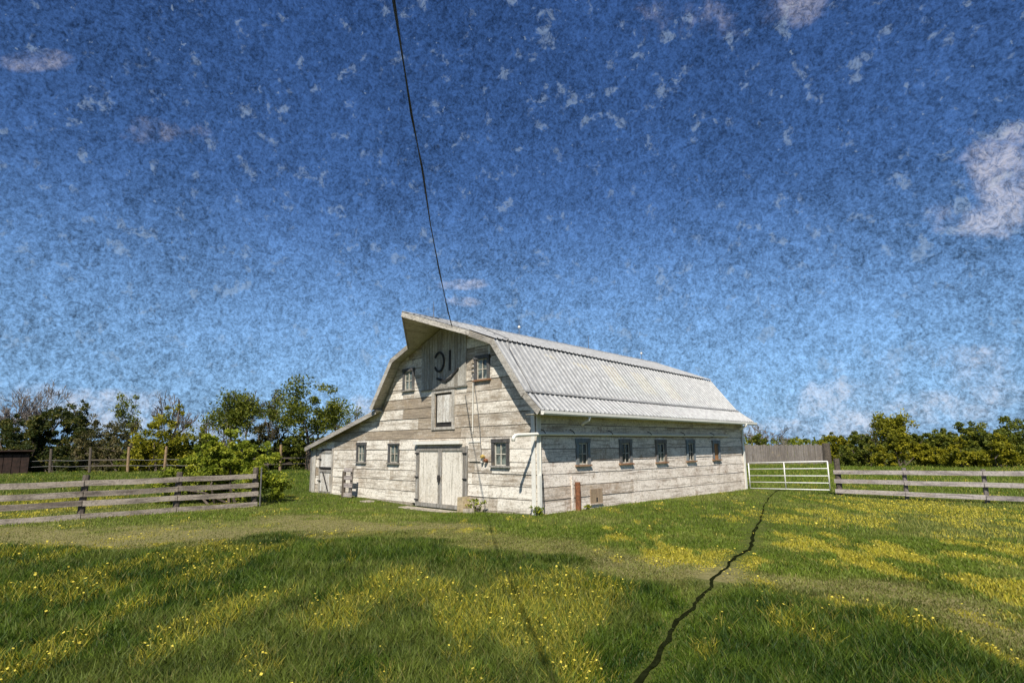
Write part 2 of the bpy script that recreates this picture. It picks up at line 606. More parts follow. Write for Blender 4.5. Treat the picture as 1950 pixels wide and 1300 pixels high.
def zones(x, y):
    """s<-1 tall lush grass, |s|<1 worn track, s>1 short turf"""
    az, d = polar(x, y)
    wob = (fbm(x, y, .7, 4) - .5) * 3.0
    return (d - np.interp(az, _pa, _pd)) / np.interp(az, _pa, _ph) + wob


YEL = [(1640, 1050, .8), (1615, 1075, .5), (1600, 985, .9), (1700, 965, 1.6), (1760, 955, 1.5), (1880, 1040, .8), (1900, 1075, .6), (1925, 1125, .6), (1830, 1020, .5),
       (150, 1038, 1.0), (330, 1070, .8), (370, 1110, .6), (420, 1190, .35), (450, 1190, .3), (890, 1190, .6), (1000, 1190, .7), (980, 1215, .5), (1090, 1150, .6),
       (1270, 1050, .7), (1440, 980, .9), (1380, 1060, .5), (1540, 990, .7), (60, 1130, .6), (40, 1290, .35), (520, 1295, .3), (1100, 1290, .3), (870, 1270, .3), (1500, 1215, .3), (1860, 1175, .4),
       (1700, 1180, .4), (40, 960, 2.2), (90, 975, 1.2), (1930, 985, 2.0), (650, 1180, .3), (270, 1170, .35), (200, 1130, .4), (760, 1130, .4)]
_ye = np.array([np.append(hitz(a, b)[:2], r) for a, b, r in YEL])


def yellow(x, y):  # mask of the overlay's yellow patches, used for blade tint and blossoms
    k = np.zeros_like(x)
    for cx, cy, r in _ye:
        a_, b_ = (x - cx) * .70 + (y - cy) * .71, -(x - cx) * .71 + (y - cy) * .70
        d2 = (a_ ** 2 * 1.3 + (b_ / 2.3) ** 2) / (r * r)
        k = np.maximum(k, np.exp(-d2))
    n = fbm((x * .70 + y * .71) + 31, (-x * .71 + y * .70) * .36 - 12, 2.6, 4)
    k = k * 1.45 + (n - .5) * 3.6 - .58
    k2 = (fbm((x * .70 + y * .71) - 70, (-x * .71 + y * .70) * .4 + 44, 2.1, 4) - .71) * 4
    return np.clip(np.maximum(k, k2) * 2.2, 0, 1)


ax = np.concatenate([np.array([-420, -260, -170, -120, -90, -70, -55, -45, -36, -30]), np.arange(-26, 17, .45), np.array([18, 21, 25, 30, 38, 50, 70, 100, 160, 260, 420])])
ay = np.concatenate([np.array([-420, -260, -160, -100, -60, -40, -30, -24, -20]), np.arange(-17, 26, .45), np.array([27, 30, 34, 40, 48, 60, 75, 95, 130, 190, 280, 420])])
X, Y = np.meshgrid(ax, ay, indexing='ij')
Z = terrain(X, Y)
vs = np.stack([X.ravel(), Y.ravel(), Z.ravel()], 1)
ii = np.arange(len(ax) * len(ay)).reshape(len(ax), len(ay))
fs = np.stack([ii[:-1, :-1], ii[1:, :-1], ii[1:, 1:], ii[:-1, 1:]], -1).reshape(-1, 4)
cxy = vs[fs].mean(1)
dryf = np.exp(-np.clip(np.abs(zones(cxy[:, 0], cxy[:, 1])), 0, 6) ** 4) * .9
grd = np_mesh('ground', vs, fs, M['ground'], attr2=dryf, smooth=True)
tag(grd, 'grassy farmyard ground around the white barn', None, None, 'structure')

# ------------------------------------------------------------------ barn
barn = empty('barn', (0, 0, 0), 'weathered white wooden barn with gambrel metal roof, hay hood and lean-to', 'barn')
XR, OV = -3.69, .4
YB = 11.6
EAVE, LOW, KINK, RIDGE = (.55, 2.55), (.04, 3.02), (-1.15, 4.55), (XR, 5.51)
bEAVE, bLOW, bKINK, bRIDGE = (.48, 2.51), (-.12, 2.94), (-1.17, 4.24), (XR, 5.25)
mir = lambda p: (2 * XR - p[0], p[1])
COURSE = [0, .318, .643, .958, 1.265, 1.613, 1.936, 2.24, 2.587, 2.91, 3.24, 3.56, 3.88, 4.20, 4.52, 4.84, 5.16, 5.5]
LEANX, LEANZ = -12.36, 1.70


def inset(p, dz=.10):
    return (p[0], p[1] - dz)


main_prof = [(0, -.02), (0, 2.95), (-.02, 2.97), (KINK[0], KINK[1] - .08), (XR, RIDGE[1] - .08), (mir(KINK)[0], KINK[1] - .08), (-7.36, 2.88)]
wall_poly = main_prof + [(LEANX, LEANZ), (LEANX, -.02)]
back_poly = [(0, -.02), (0, 2.74), (-.14, 2.86), (bKINK[0], bKINK[1] - .08), (XR, bRIDGE[1] - .08), (2 * XR - bKINK[0], bKINK[1] - .08), (-7.26, 2.80), (LEANX, LEANZ), (LEANX, -.02)]

b = MB()
ins = lambda P: [(min(-.035, x), z) for x, z in P]
b.prism([(x, .035, z) for x, z in ins(wall_poly)], [(x, YB - .03, z) for x, z in ins(back_poly)])
walls = b.build('front_wall', M['inner'], barn)
b = MB(); b.box(-.034, -.030, .04, YB - .04, 0, 2.72)
sidewall = b.build('side_wall', M['inner'], barn)


def clip_poly(subject, x0, x1, z0, z1):
    def cut(P, ins_, inter):
        out = []
        for i in range(len(P)):
            a, c = P[i - 1], P[i]
            ia, ic = ins_(a), ins_(c)
            if ic:
                if not ia: out.append(inter(a, c))
                out.append(c)
            elif ia:
                out.append(inter(a, c))
        return out
    ix = lambda X_: (lambda a, c: (X_, a[1] + (c[1] - a[1]) * (X_ - a[0]) / (c[0] - a[0])))
    iz = lambda Z_: (lambda a, c: (a[0] + (c[0] - a[0]) * (Z_ - a[1]) / (c[1] - a[1]), Z_))
    P = subject
    for f, t in ((lambda q: q[0] >= x0, ix(x0)), (lambda q: q[0] <= x1, ix(x1)), (lambda q: q[1] >= z0, iz(z0)), (lambda q: q[1] <= z1, iz(z1))):
        if not P: return []
        P = cut(P, f, t)
    out = []
    for q_ in P:
        if not out or (abs(q_[0] - out[-1][0]) + abs(q_[1] - out[-1][1])) > 1e-4: out.append(q_)
    if len(out) > 2 and (abs(out[0][0] - out[-1][0]) + abs(out[0][1] - out[-1][1])) < 1e-4: out.pop()
    return out if len(out) > 2 else []


def area(P):
    return abs(sum(P[i - 1][0] * P[i][1] - P[i][0] * P[i - 1][1] for i in range(len(P)))) / 2


def minus(r, o):
    """rect minus rect -> rects"""
    x0, x1, z0, z1 = r; a0, a1, c0, c1 = o
    if a1 <= x0 or a0 >= x1 or c1 <= z0 or c0 >= z1: return [r]
    out = []
    if a0 > x0: out.append((x0, a0, z0, z1))
    if a1 < x1: out.append((a1, x1, z0, z1))
    m0, m1 = max(x0, a0), min(x1, a1)
    if c0 > z0: out.append((m0, m1, z0, c0))
    if c1 < z1: out.append((m0, m1, c1, z1))
    return out


def board(parent, mat, P, ztop, zbot, outward, name='siding_board', tilt=.013, base=.0):
    """polygon P in (a, z); outward maps (a, depth, z) to world"""
    k = base + RND.uniform(-.004, .006)
    f = [outward(a, k + tilt * (ztop - z) / max(.05, ztop - zbot), z) for a, z in P]
    r = [outward(a, -.033, z) for a, z in P]
    mb = MB(); mb.prism(f, r)
    ob = mb.build(name, mat, parent)
    zm = (ztop + zbot) / 2
    if parent.name.startswith('front'):
        ob['wear'] = max(-.10, RND.gauss(.0, .07) + (.14 if 1.9 < zm < 3.2 else (.05 if zm > 3.2 else -.03)))
    else:
        ob['wear'] = RND.gauss(.0, .05)
    return ob


front_out = lambda a, d, z: (a, -d, z)
side_out = lambda a, d, z: (d, a, z)

front_open = [(-6.04, -5.40, 3.53, 4.24), (-2.41, -1.74, 3.56, 4.25), (-8.88, -8.24, 1.20, 1.88), (-6.82, -6.18, 1.19, 1.82), (-1.67, -.98, 1.17, 1.88),
              (-5.10, -2.80, -.1, 1.68), (-4.28, -3.42, 2.28, 3.30), (-11.60, -10.62, 0, 1.66), (-4.97, -2.77, 3.46, 5.6)]
cuts = {}
for i in range(len(COURSE) - 1):
    z0, z1 = COURSE[i], COURSE[i + 1]
    x = LEANX
    while x < 0:
        L = RND.uniform(1.6, 3.7)
        x1 = min(0, x + L)
        if x1 > -.7: x1 = 0
        rects = [(x + .006, x1 - .006, z0 + .008, z1 - .008)]
        for op in front_open:
            rects = [q_ for r in rects for q_ in minus(r, op)]
        for r in rects:
            if r[1] - r[0] < .03 or r[3] - r[2] < .02: continue
            zz = z0 - .0 if i else -.04
            P = clip_poly(wall_poly, r[0], r[1], r[2] if (i or r[2] > .05) else -.015, r[3])
            if P and area(P) > .004:
                board(walls, M['front'], P, z1, z0, front_out)
        x = x1
side_open = [(1.52, 2.11, 1.17, 1.87), (3.50, 4.12, 1.16, 1.86), (5.43, 6.04, 1.15, 1.85), (7.30, 7.86, 1.15, 1.85), (9.10, 9.65, 1.16, 1.83)]
SCOURSE = [0, .313, .632, .953, 1.265, 1.60, 1.93, 2.24, 2.56, 2.9]
side_poly = [(.0, -.02), (YB, -.02), (YB, 2.70), (0, 2.93)]
for i in range(len(SCOURSE) - 1):
    z0, z1 = SCOURSE[i], SCOURSE[i + 1]
    y = 0
    while y < YB:
        L = RND.uniform(2.2, 4.2)
        y1 = min(YB, y + L)
        if y1 > YB - .8: y1 = YB
        rects = [(y + .005 + (.0 if y else .0), y1 - .005, z0 + .008, z1 - .008)]
        for op in side_open:
            rects = [q_ for r in rects for q_ in minus(r, op)]
        for r in rects:
            if r[1] - r[0] < .03 or r[3] - r[2] < .02: continue
            P = clip_poly(side_poly, r[0], r[1], r[2] if (i or r[2] > .05) else -.02, r[3])
            if P and area(P) > .004:
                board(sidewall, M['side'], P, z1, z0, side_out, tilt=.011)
        y = y1

# corner boards and stone footing
b = MB(); b.box(-.14, -.012, -.058, -.030, -.03, 2.93); b.build('corner_board', M['white'], barn)
b = MB(); b.box(.026, .052, -.03, .085, .0, 2.6); b.build('corner_board', M['white'], barn)
b = MB(); b.box(.022, .05, YB - .12, YB + .02, .0, 2.6); b.build('corner_board', M['white'], barn)
for k in range(3):
    b = MB(); x0 = LEANX - .02 + k * .135
    b.box(x0, x0 + .122, -.06, -.032, -.01, 1.60 + .03 * k); b.build('corner_board', M['trim'] if k == 0 else M['vert'], barn)
x = -12.3
while x < -.2:
    w_ = RND.uniform(.5, .95); x1 = min(-.06, x + w_)
    if not (-5.15 < (x + x1) / 2 < -2.7):
        b = MB(); b.box(x, x1 - .02, -.02 - RND.uniform(0, .03), .3, -.42, -.026)
        b.build('foundation_stone', M['stone'], barn)
    x = x1
b = MB(); b.box(-.25, -.001, .06, YB, -.4, -.024); b.build('foundation', M['stone'], barn)
b = MB(); b.box(-5.12, -2.8, -.02, .3, -.42, -.105); b.build('threshold', M['stone'], barn)


def window(a0, a1, z0, z1, out, fm, sill_m, glass, fw_=.085, cols=2, rows=2, top=.12, proud=.05, board_pane=None, thin_right=False):
    b = MB()
    def bx(u0, u1, d0, d1, w0, w1):
        b.prism([out(u0, d0, w0), out(u1, d0, w0), out(u1, d1, w0), out(u0, d1, w0)], [out(u0, d0, w1), out(u1, d0, w1), out(u1, d1, w1), out(u0, d1, w1)])
    bx(a0, a0 + fw_, -.03, proud, z0, z1 - top); bx(a1 - fw_ * (.45 if thin_right else 1), a1, -.03, proud, z0, z1 - top)
    bx(a0 - .01, a1 + .01, -.03, proud + .012, z1 - top + .001, z1)
    fr = b.build('window', fm, barn)
    b = MB(); bx(a0 - .03, a1 + .03, -.03, proud + .035, z0 - .045, z0 - .001); b.build('sill', sill_m, fr)
    i0, i1, j0, j1 = a0 + fw_ + .001, a1 - fw_ * (.45 if thin_right else 1) - .001, z0 + .0, z1 - top - .001
    if board_pane:
        n_ = 3
        for k in range(n_):
            b = MB(); w_ = (i1 - i0) / n_
            bx(i0 + k * w_ + .004, i0 + (k + 1) * w_ - .004, -.028, .0, j0, j1); b.build('shutter_board', board_pane, fr)
        return fr
    s_ = .032
    b = MB()
    bx(i0, i0 + s_, -.025, .012, j0, j1); bx(i1 - s_, i1, -.025, .012, j0, j1)
    bx(i0 + s_, i1 - s_, -.025, .012, j0, j0 + s_); bx(i0 + s_, i1 - s_, -.025, .012, j1 - s_, j1)
    for k in range(1, cols):
        c_ = i0 + (i1 - i0) * k / cols; bx(c_ - .013, c_ + .013, -.022, .009, j0 + s_, j1 - s_)
    for k in range(1, rows):
        c_ = j0 + (j1 - j0) * k / rows; bx(i0 + s_, i1 - s_, -.020, .0075, c_ - .013, c_ + .013)
    b.build('sash', M['sash'], fr)
    for k in range(cols):
        for l in range(rows):
            b = MB()
            bx(i0 + (i1 - i0) * k / cols + .014, i0 + (i1 - i0) * (k + 1) / cols - .014, -.018, -.012 + .002 * RND.random(), j0 + (j1 - j0) * l / rows + .014, j0 + (j1 - j0) * (l + 1) / rows - .014)
            b.build('pane', glass if RND.random() < .7 else M['glass'], fr)
    return fr


for k, w_ in enumerate(front_open[:5]):
    window(*w_, front_out, M['darkframe'], M['trim'] if k != 1 else M['rustsill'], M['glass'], fw_=.11 if k in (1, 4) else .10, top=.10 if k != 3 else .05, thin_right=(k == 3))
for k, w_ in enumerate(side_open):
    window(*w_, side_out, M['blueframe'], M['rustsill'], M['glassdark'], fw_=.10, top=.12, board_pane=M['orange'] if k == 4 else None)


def fbox(name, mat, parent, x0, x1, d0, d1, z0, z1):
    b = MB(); b.box(x0, x1, -d1, -d0, z0, z1); return b.build(name, mat, parent)


def strap(parent, x0, x1, z, d):
    b = MB(); b.box(x0, x1, -d - .02, -d, z - .018, z + .018); b.ball((x0 + .02, -d - .02, z), .028, 8)
    return b.build('hinge', M['iron'], parent)


# main double door
dj = fbox('door_frame', M['trim'], barn, -5.20, -5.105, -.03, .045, -.1, 1.71)
fbox('door_frame', M['trim'], barn, -2.795, -2.69, -.03, .045, -.1, 1.71)
for s_, (x0, x1) in enumerate(((-5.10, -3.955), (-3.945, -2.80))):
    dr = fbox('barn_door', M['doorpanel'], barn, x0, x1, -.02, .028, -.08, 1.67)
    w_ = .085
    fbox('door_rail', M['trim'], dr, x0, x1, .0285, .058, 1.57, 1.672)
    fbox('door_rail', M['trim'], dr, x0, x1, .0285, .058, -.085, .03)
    fbox('door_stile', M['trim'], dr, x0, x0 + w_, .0285, .0555, .0305, 1.5695)
    fbox('door_stile', M['trim'], dr, x1 - w_, x1, .0285, .0555, .0305, 1.5695)
    for z in (.10, .78, 1.50):
        if s_ == 0: strap(dr, -5.19, -5.02, z, .06)
        else: strap(dr, -2.86, -2.70, z, .06)
    if s_ == 0:
        b = MB(); b.box(-4.03, -3.90, -.10, -.06, .73, .80); b.box(-3.99, -3.93, -.12, -.06, .66, .86); b.build('latch', M['iron'], dr)
# header track
b = MB(); b.box(-5.22, -4.17, -.15, -.02, 1.765, 1.865); b.box(-4.15, -2.93, -.15, -.02, 1.765, 1.865); b.build('door_header', M['white'], barn)
# hay loft door
hf = fbox('hay_door_frame', M['vert'], barn, -4.42, -4.285, -.03, .05, 2.2, 3.36)
fbox('frame_board', M['vert'], hf, -3.415, -3.29, -.03, .05, 2.2, 3.36)
fbox('frame_board', M['vert'], hf, -4.284, -3.416, -.03, .045, 3.305, 3.36)
fbox('frame_board', M['vert'], hf, -4.284, -3.416, -.03, .045, 2.2, 2.275)
hd = fbox('hay_door', M['black'], barn, -4.28, -3.42, -.034, -.028, 2.28, 3.30)
for k in range(5):
    x0 = -4.19 + k * .154
    b = MB(); b.box(x0 + .006, x0 + .148, .002 - .006 * (k % 2), .026, 2.42, 3.24); b.build('door_board', M['haydoor'], hd)
# big drop door under the hood: vertical boards
gd = fbox('gable_door', M['inner'], barn, -4.96, -2.78, -.02, .004, 3.47, 4.72)
gable_prof = [(-5.2, 3.46), (-2.5, 3.46), (-2.5, 4.97 - .06), (XR, RIDGE[1] - .10), (-5.2, 4.86 - .04)]
x = -4.975
while x < -2.78:
    w_ = RND.uniform(.13, .17); x1 = min(x + w_, -2.765)
    P = clip_poly(gable_prof, x + .006, x1 - .005, 3.455 - RND.uniform(0, .03), 6)
    if P:
        mb = MB(); d_ = .045 + RND.uniform(0, .012)
        mb.prism([(a, -d_, z) for a, z in P], [(a, -.006, z) for a, z in P]); mb.build('gable_board', M['gable'], gd)
    x = x1
b = MB(); b.box(-5.02, -2.72, -.066, -.012, 3.42, 3.45); b.build('bottom_batten', M['trim'], gd)
# brand sign: reversed C, I, rocker
b = MB()
pts = []
for k in range(19):
    t = math.radians(150 - k * 300 / 18)
    pts.append((-4.02 + .235 * math.cos(t), -.075, 4.265 + .295 * math.sin(t)))
for a_, c_ in zip(pts[:-1], pts[1:]): b.bar(a_, c_, .03, .062, up=(0, 0, 1) if abs(c_[2] - a_[2]) < .9 * abs(c_[0] - a_[0]) else (1, 0, 0))
b.build('brand_letter', M['brand'], gd)
b = MB(); b.box(-3.525, -3.462, -.09, -.06, 3.95, 4.57); b.build('brand_letter', M['brand'], gd)
b = MB(); b.bar((-4.13, -.076, 3.765), (-3.70, -.076, 3.635), .03, .065); b.bar((-3.72, -.0765, 3.632), (-3.40, -.0765, 3.75), .03, .07); b.bar((-3.42, -.077, 3.745), (-3.08, -.077, 3.98), .03, .055)
b.build('brand_letter', M['brand'], gd)
# dutch door in the lean-to
df = fbox('door_frame', M['vert'], barn, -10.70, -10.60, -.03, .04, -.01, 1.68)
fbox('door_frame', M['vert'], barn, -11.70, -11.605, -.03, .042, -.01, 1.64)
for nm, z0, z1 in (('dutch_door', .06, .86), ('dutch_door', .98, 1.58)):
    dd = fbox(nm, M['inner'], barn, -11.58, -10.72, -.02, .004, z0, z1)
    for k in range(6):
        x0 = -11.58 + k * .1435
        fbox('door_board', M['haydoor'], dd, x0 + .004, x0 + .139, .0, .024 + .004 * RND.random(), z0, z1)
    if z0 < .5:
        b = MB(); b.bar((-11.35, -.045, .80), (-10.90, -.045, .10), .03, .045); b.build('brace', M['iron'], dd)
        fbox('door_rail', M['trim'], dd, -11.6, -10.72, .0285, .05, .78, .88); fbox('door_rail', M['trim'], dd, -11.6, -10.72, .0285, .045, .0, .08)
    else:
        fbox('door_rail', M['trim'], dd, -11.6, -10.72, .0285, .05, 1.5, 1.6); fbox('door_rail', M['iron'], dd, -11.65, -10.70, .0285, .06, .93, .985)
    strap(dd, -11.72, -11.5, (z0 + z1) / 2, .05)
# small hatch, service panel, meter, conduits
fbox('hatch', M['vert'], barn, -9.98, -9.55, .0, .035, .11, .33)
pn = fbox('service_panel', M['front'], barn, -2.62, -2.12, .0, .035, 1.27, 1.83)
fbox('trim_strip', M['white'], pn, -2.64, -2.10, .036, .052, 1.80, 1.835)
mb_ = fbox('meter_box', M['white'], barn, -2.05, -2.0, .02, .10, 1.25, 1.40)
b = MB(); b.tube([(-1.97, -.04, 1.40), (-1.97, -.10, 1.42), (-1.96, -.16, 1.40)], [.04, .05, .04], 12); b.build('meter_cap', M['yellowbox'], mb_)
b = MB(); b.tube([(-1.87, -.03, 1.30), (-1.87, -.09, 1.31), (-1.865, -.13, 1.30)], [.05, .055, .035], 12); b.build('meter_dial', M['rust'], mb_)
cdm = MB(); cdm.tube([(-2.42, -.06, 4.02), (-2.43, -.055, 3.2), (-2.44, -.055, 2.1)], .014, 6); cd_ = cdm.build('conduit', M['white'], barn)
for z in (4.06, 3.93, 3.80):
    b = MB(); b.tube([(-2.42, -.05, z), (-2.42, -.14, z)], .035, 8); b.build('insulator', M['stone'], cd_)
b = MB(); b.tube([(-2.44, -.11, 4.0), (-2.38, -.08, 3.6), (-2.25, -.06, 2.9), (-2.14, -.055, 2.2), (-2.08, -.055, 1.6), (-2.04, -.07, 1.45)], .010, 5); b.build('service_wire', M['wire'], barn)
# long white pipe along the side, elbow at the front
b = MB()
b.tube([(.12, 10.2, 2.0), (.12, .2, 1.985), (.12, -.80, 1.945), (.12, -.88, 1.93), (.12, -.93, 1.89), (.12, -.945, 1.80)], .044, 10)
pp = b.build('overhead_pipe', M['whitepipe'], barn, True)
for y in (.15, 1.3, 3.0, 5.0, 7.0, 9.0):
    b = MB(); b.tube([(.02, y, 2.10), (.12, y, 2.06), (.175, y, 2.0), (.12, y, 1.945), (.03, y, 1.96)], .013, 6); b.build('pipe_bracket', M['iron'], pp)
b = MB(); b.tube([(.075, .07, 2.55), (.075, .07, 1.1), (.075, .065, .75)], .014, 6); b.build('conduit', M['whitepipe'], barn)
b = MB(); b.box(.054, .115, -.035, .05, .0, .95); b.build('pipe_cover', M['white'], barn)
b = MB(); b.tube([(.07, .13, .98), (.07, .15, .5), (.075, .16, .02)], .013, 6); b.build('conduit', M['iron'], barn)
# side wall fixtures
b = MB(); b.box(.02, .052, 1.28, 1.345, 0, .86); b.build('side_batten', M['side'], barn)
b = MB(); b.tube([(.10, 1.46, -.02), (.10, 1.46, .72)], .075, 12); b.build('rusted_post', M['rust'], barn)
h_ = MB(); h_.box(.018, .045, 2.08, 2.60, .10, .50); h_ = h_.build('side_hatch', painted_wood('hatch wood', (.52, .42, .32), (.34, .24, .15), .45, 2), barn)
b = MB(); b.box(.0455, .048, 2.31, 2.37, .15, .27); b.build('hatch_slot', M['black'], h_)
b = MB(); b.box(.0455, .06, 2.05, 2.62, .085, .115); b.build('hatch_rail', M['side'], h_)

# ---- roof
roof = MB()
prof = [EAVE, LOW, KINK, RIDGE, mir(KINK), mir(LOW)]
bprof = [bEAVE, bLOW, bKINK, bRIDGE, (2 * XR - bKINK[0], bKINK[1]), (2 * XR - bLOW[0], bLOW[1])]
YF, YE = -OV, 11.62
TH = .055


def deck(mb, a, c, ba, bc, y0=YF, y1=YE):
    """deck slab between profile points a -> c"""
    mb.prism([(a[0], y0, a[1] - TH), (c[0], y0, c[1] - TH), (c[0], y0, c[1] - .004), (a[0], y0, a[1] - .004)],
             [(ba[0], y1, ba[1] - TH), (bc[0], y1, bc[1] - TH), (bc[0], y1, bc[1] - .004), (ba[0], y1, ba[1] - .004)])


for i in range(5): deck(roof, prof[i], prof[i + 1], bprof[i], bprof[i + 1])
LE, LJ = (-12.5, 1.735), (-7.30, 2.96)
bLE, bLJ = (-12.5, 1.72), (-7.22, 2.90)
deck(roof, LJ, LE, bLJ, bLE, -.26, YE)
# hood: the upper slopes run out to a peak
PK = (XR, -1.66, 5.54)
t_ = .60
def lerp(a, c, t): return tuple(a[i] + (c[i] - a[i]) * t for i in range(len(a)))
hR = lerp(RIDGE, KINK, t_); hL = lerp(RIDGE, mir(KINK), t_)
for h in (hR, hL):
    A, B, C = (RIDGE[0], YF, RIDGE[1]), (h[0], YF, h[1]), PK
    roof.prism([(q_[0], q_[1], q_[2] - TH) for q_ in (A, B, C)], [(q_[0], q_[1], q_[2] - .004) for q_ in (A, B, C)])
roof_o = roof.build('roof', M['soffit'], barn)


def ribbed(u0, u1, l0, l1, npan, ribs=4, hgt=.03, parent=None, wb=.034, wt=.014):
    """ribbed panels; upper edge u0(front)->u1(back), lower edge l0->l1"""
    u0, u1, l0, l1 = map(lambda v: np.array(v, float), (u0, u1, l0, l1))
    nrm = np.cross(u1 - u0, l0 - u0); nrm /= np.linalg.norm(nrm)
    if nrm[2] < 0: nrm = -nrm
    L = np.linalg.norm(u1 - u0)
    for k in range(npan):
        t0, t1 = k / npan, (k + 1) / npan
        w = L * (t1 - t0)
        prof_ = [(0.0, 0)]
        for r in range(ribs):
            c = (r + .5) / ribs * w
            prof_ += [(c - wb, 0), (c - wt, hgt), (c + wt, hgt), (c + wb, 0)]
        prof_ += [(w - .004, 0)]
        vv, ff = [], []
        lift = .004 * (k % 2) + RND.uniform(0, .003)
        for (d, h) in prof_:
            t = t0 + d / L
            pu, pl = u0 + (u1 - u0) * t, l0 + (l1 - l0) * t
            pl = pl + (pl - pu) * RND.uniform(0, .004)
            vv += [pu + nrm * (h + lift), pl + nrm * (h + lift)]
        for j in range(len(prof_) - 1):
            ff.append((2 * j, 2 * j + 1, 2 * j + 3, 2 * j + 2))
        mb = MB(); mb.v = [tuple(x) for x in vv]; mb.f = ff
        mb.build('roof_panel', M['roof'], parent)


def P3(p, y): return (p[0], y, p[1])


R_ = .006
ribbed(P3(KINK, YF - .02), P3(bKINK, YE), P3((LOW[0] - .0, LOW[1] + R_), YF - .02), P3(bLOW, YE), 16, 4, .030, roof_o, .028, .011)
ribbed(P3((RIDGE[0], RIDGE[1] + R_), YF - .0), P3(bRIDGE, YE), P3((KINK[0] + .06, KINK[1] + .02), YF - .02), P3((bKINK[0] + .06, bKINK[1] + .02), YE), 16, 4, .028, roof_o, .028, .011)
ribbed(P3((LOW[0], LOW[1] + .02), YF - .02), P3((bLOW[0], bLOW[1] + .02), YE), P3((EAVE[0] + .03, EAVE[1]), YF - .02), P3((bEAVE[0] + .03, bEAVE[1]), YE), 16, 4, .028, roof_o)
mK, mL = mir(KINK), mir(LOW)
bmK, bmL = bprof[4], bprof[5]
ribbed(P3((RIDGE[0], RIDGE[1] + R_), YF), P3(bRIDGE, YE), P3((mK[0] - .06, mK[1] + .02), YF), P3((bmK[0] - .06, bmK[1] + .02), YE), 16, 3, .03, roof_o)
ribbed(P3(mK, YF), P3(bmK, YE), P3(mL, YF), P3(bmL, YE), 16, 3, .03, roof_o)
ribbed(P3((LJ[0], LJ[1] + .01), -.26), P3(bLJ, YE), P3((LE[0] - .05, LE[1] - .01), -.26), P3((bLE[0] - .05, bLE[1] - .01), YE), 16, 3, .025, roof_o)
# hood sheets
for h in (hR, hL):
    mb = MB(); A, B, C = np.array((RIDGE[0], YF, RIDGE[1])), np.array((h[0], YF, h[1])), np.array(PK)
    n_ = 6; up = np.array((0, 0, .012))
    for k in range(n_):
        t0, t1 = k / n_, (k + 1) / n_
        a0, a1 = A + (C - A) * t0, A + (C - A) * t1
        c0, c1 = B + (C - B) * t0, B + (C - B) * t1
        mb.poly([a0 + up, c0 + up, c1 + up, a1 + up])
        mb.bar(a0 + up * 1.6, c0 + up * 1.6, .05, .024)
    mb.build('roof_panel', M['roof'], roof_o)
# ridge cap, kink flashing
b = MB()
for sg in (1, -1):
    q0 = lerp(RIDGE, KINK if sg > 0 else mK, .07); q1 = lerp(bRIDGE, bKINK if sg > 0 else bmK, .07)
    b.prism([(XR, YF, RIDGE[1] + .05), (q0[0], YF, q0[1] + .045), (q0[0], YF, q0[1] + .035), (XR, YF, RIDGE[1] + .04)], [(XR, YE, bRIDGE[1] + .05), (q1[0], YE, q1[1] + .045), (q1[0], YE, q1[1] + .035), (XR, YE, bRIDGE[1] + .04)])
b.prism([(XR - .1, YF, RIDGE[1] + .02), (XR + .1, YF, RIDGE[1] + .02), (XR, YF, RIDGE[1] + .05)], [(XR - .06, PK[1], PK[2] + .0), (XR + .06, PK[1], PK[2] + .0), (XR, PK[1] - .02, PK[2] + .04)])
b.build('ridge_cap', M['roof'], roof_o)
b = MB()
for off_ in (0,):
    u_ = np.array((KINK[0] - LOW[0], 0, KINK[1] - LOW[1])); u_ /= np.linalg.norm(u_)
    nr_ = np.array((u_[2], 0, -u_[0]))
    A_, B_ = np.array(P3(LOW, YF - .02)) + nr_ * .034, np.array(P3(bLOW, YE)) + nr_ * .034
    e_ = np.array((EAVE[0] - LOW[0], 0, EAVE[1] - LOW[1])); e_ /= np.linalg.norm(e_)
    f1, f2 = e_ * .07 + np.array((.012, 0, .03)), u_ * .05
    b.prism([A_, A_ + f1, A_ + f1 + nr_ * .006, A_ + nr_ * .008, A_ + f2 + nr_ * .006, A_ + f2], [B_, B_ + f1, B_ + f1 + nr_ * .006, B_ + nr_ * .008, B_ + f2 + nr_ * .006, B_ + f2])
b.build('roof_flashing', M['flash'], roof_o)
# rake boards
def rake(a, c, wid=.16, th=.03, drop=.0, name='rake_board', up=None):
    a, c = np.array(a, float), np.array(c, float)
    dn = np.array((0, 0, -1.0))
    d = (c - a) / np.linalg.norm(c - a)
    s_ = dn - d * (dn @ d); s_ /= np.linalg.norm(s_)
    fwd = np.cross(d, s_); fwd /= np.linalg.norm(fwd)
    if fwd[1] > 0: fwd = -fwd
    a2, c2 = a + np.array((0, 0, -.006)), c + np.array((0, 0, -.006))
    mb = MB(); mb.prism([a2, a2 + s_ * wid, a2 + s_ * wid + fwd * th, a2 + fwd * th], [c2, c2 + s_ * wid, c2 + s_ * wid + fwd * th, c2 + fwd * th])
    return mb.build(name, M['fascia'], roof_o)


yf = YF - .002
rake(P3(EAVE, yf), P3(LOW, yf), .15); rake(P3(LOW, yf - .003), P3(KINK, yf - .003), .17); rake(P3(KINK, yf - .006), P3(hR, yf - .006), .15)
rake((hR[0], yf, hR[1]), PK, .14); rake(PK, (hL[0], yf, hL[1]), .14)
rake(P3(hL, yf - .006), P3(mK, yf - .006), .15); rake(P3(mK, yf - .003), P3(mL, yf - .003), .17); rake(P3(LJ, -.263), P3(LE, -.263), .15)
b = MB(); b.box(EAVE[0] - .01, EAVE[0] + .02, YF, YE, EAVE[1] - .13, EAVE[1] - .07); b.build('eave_board', M['fascia'], roof_o)
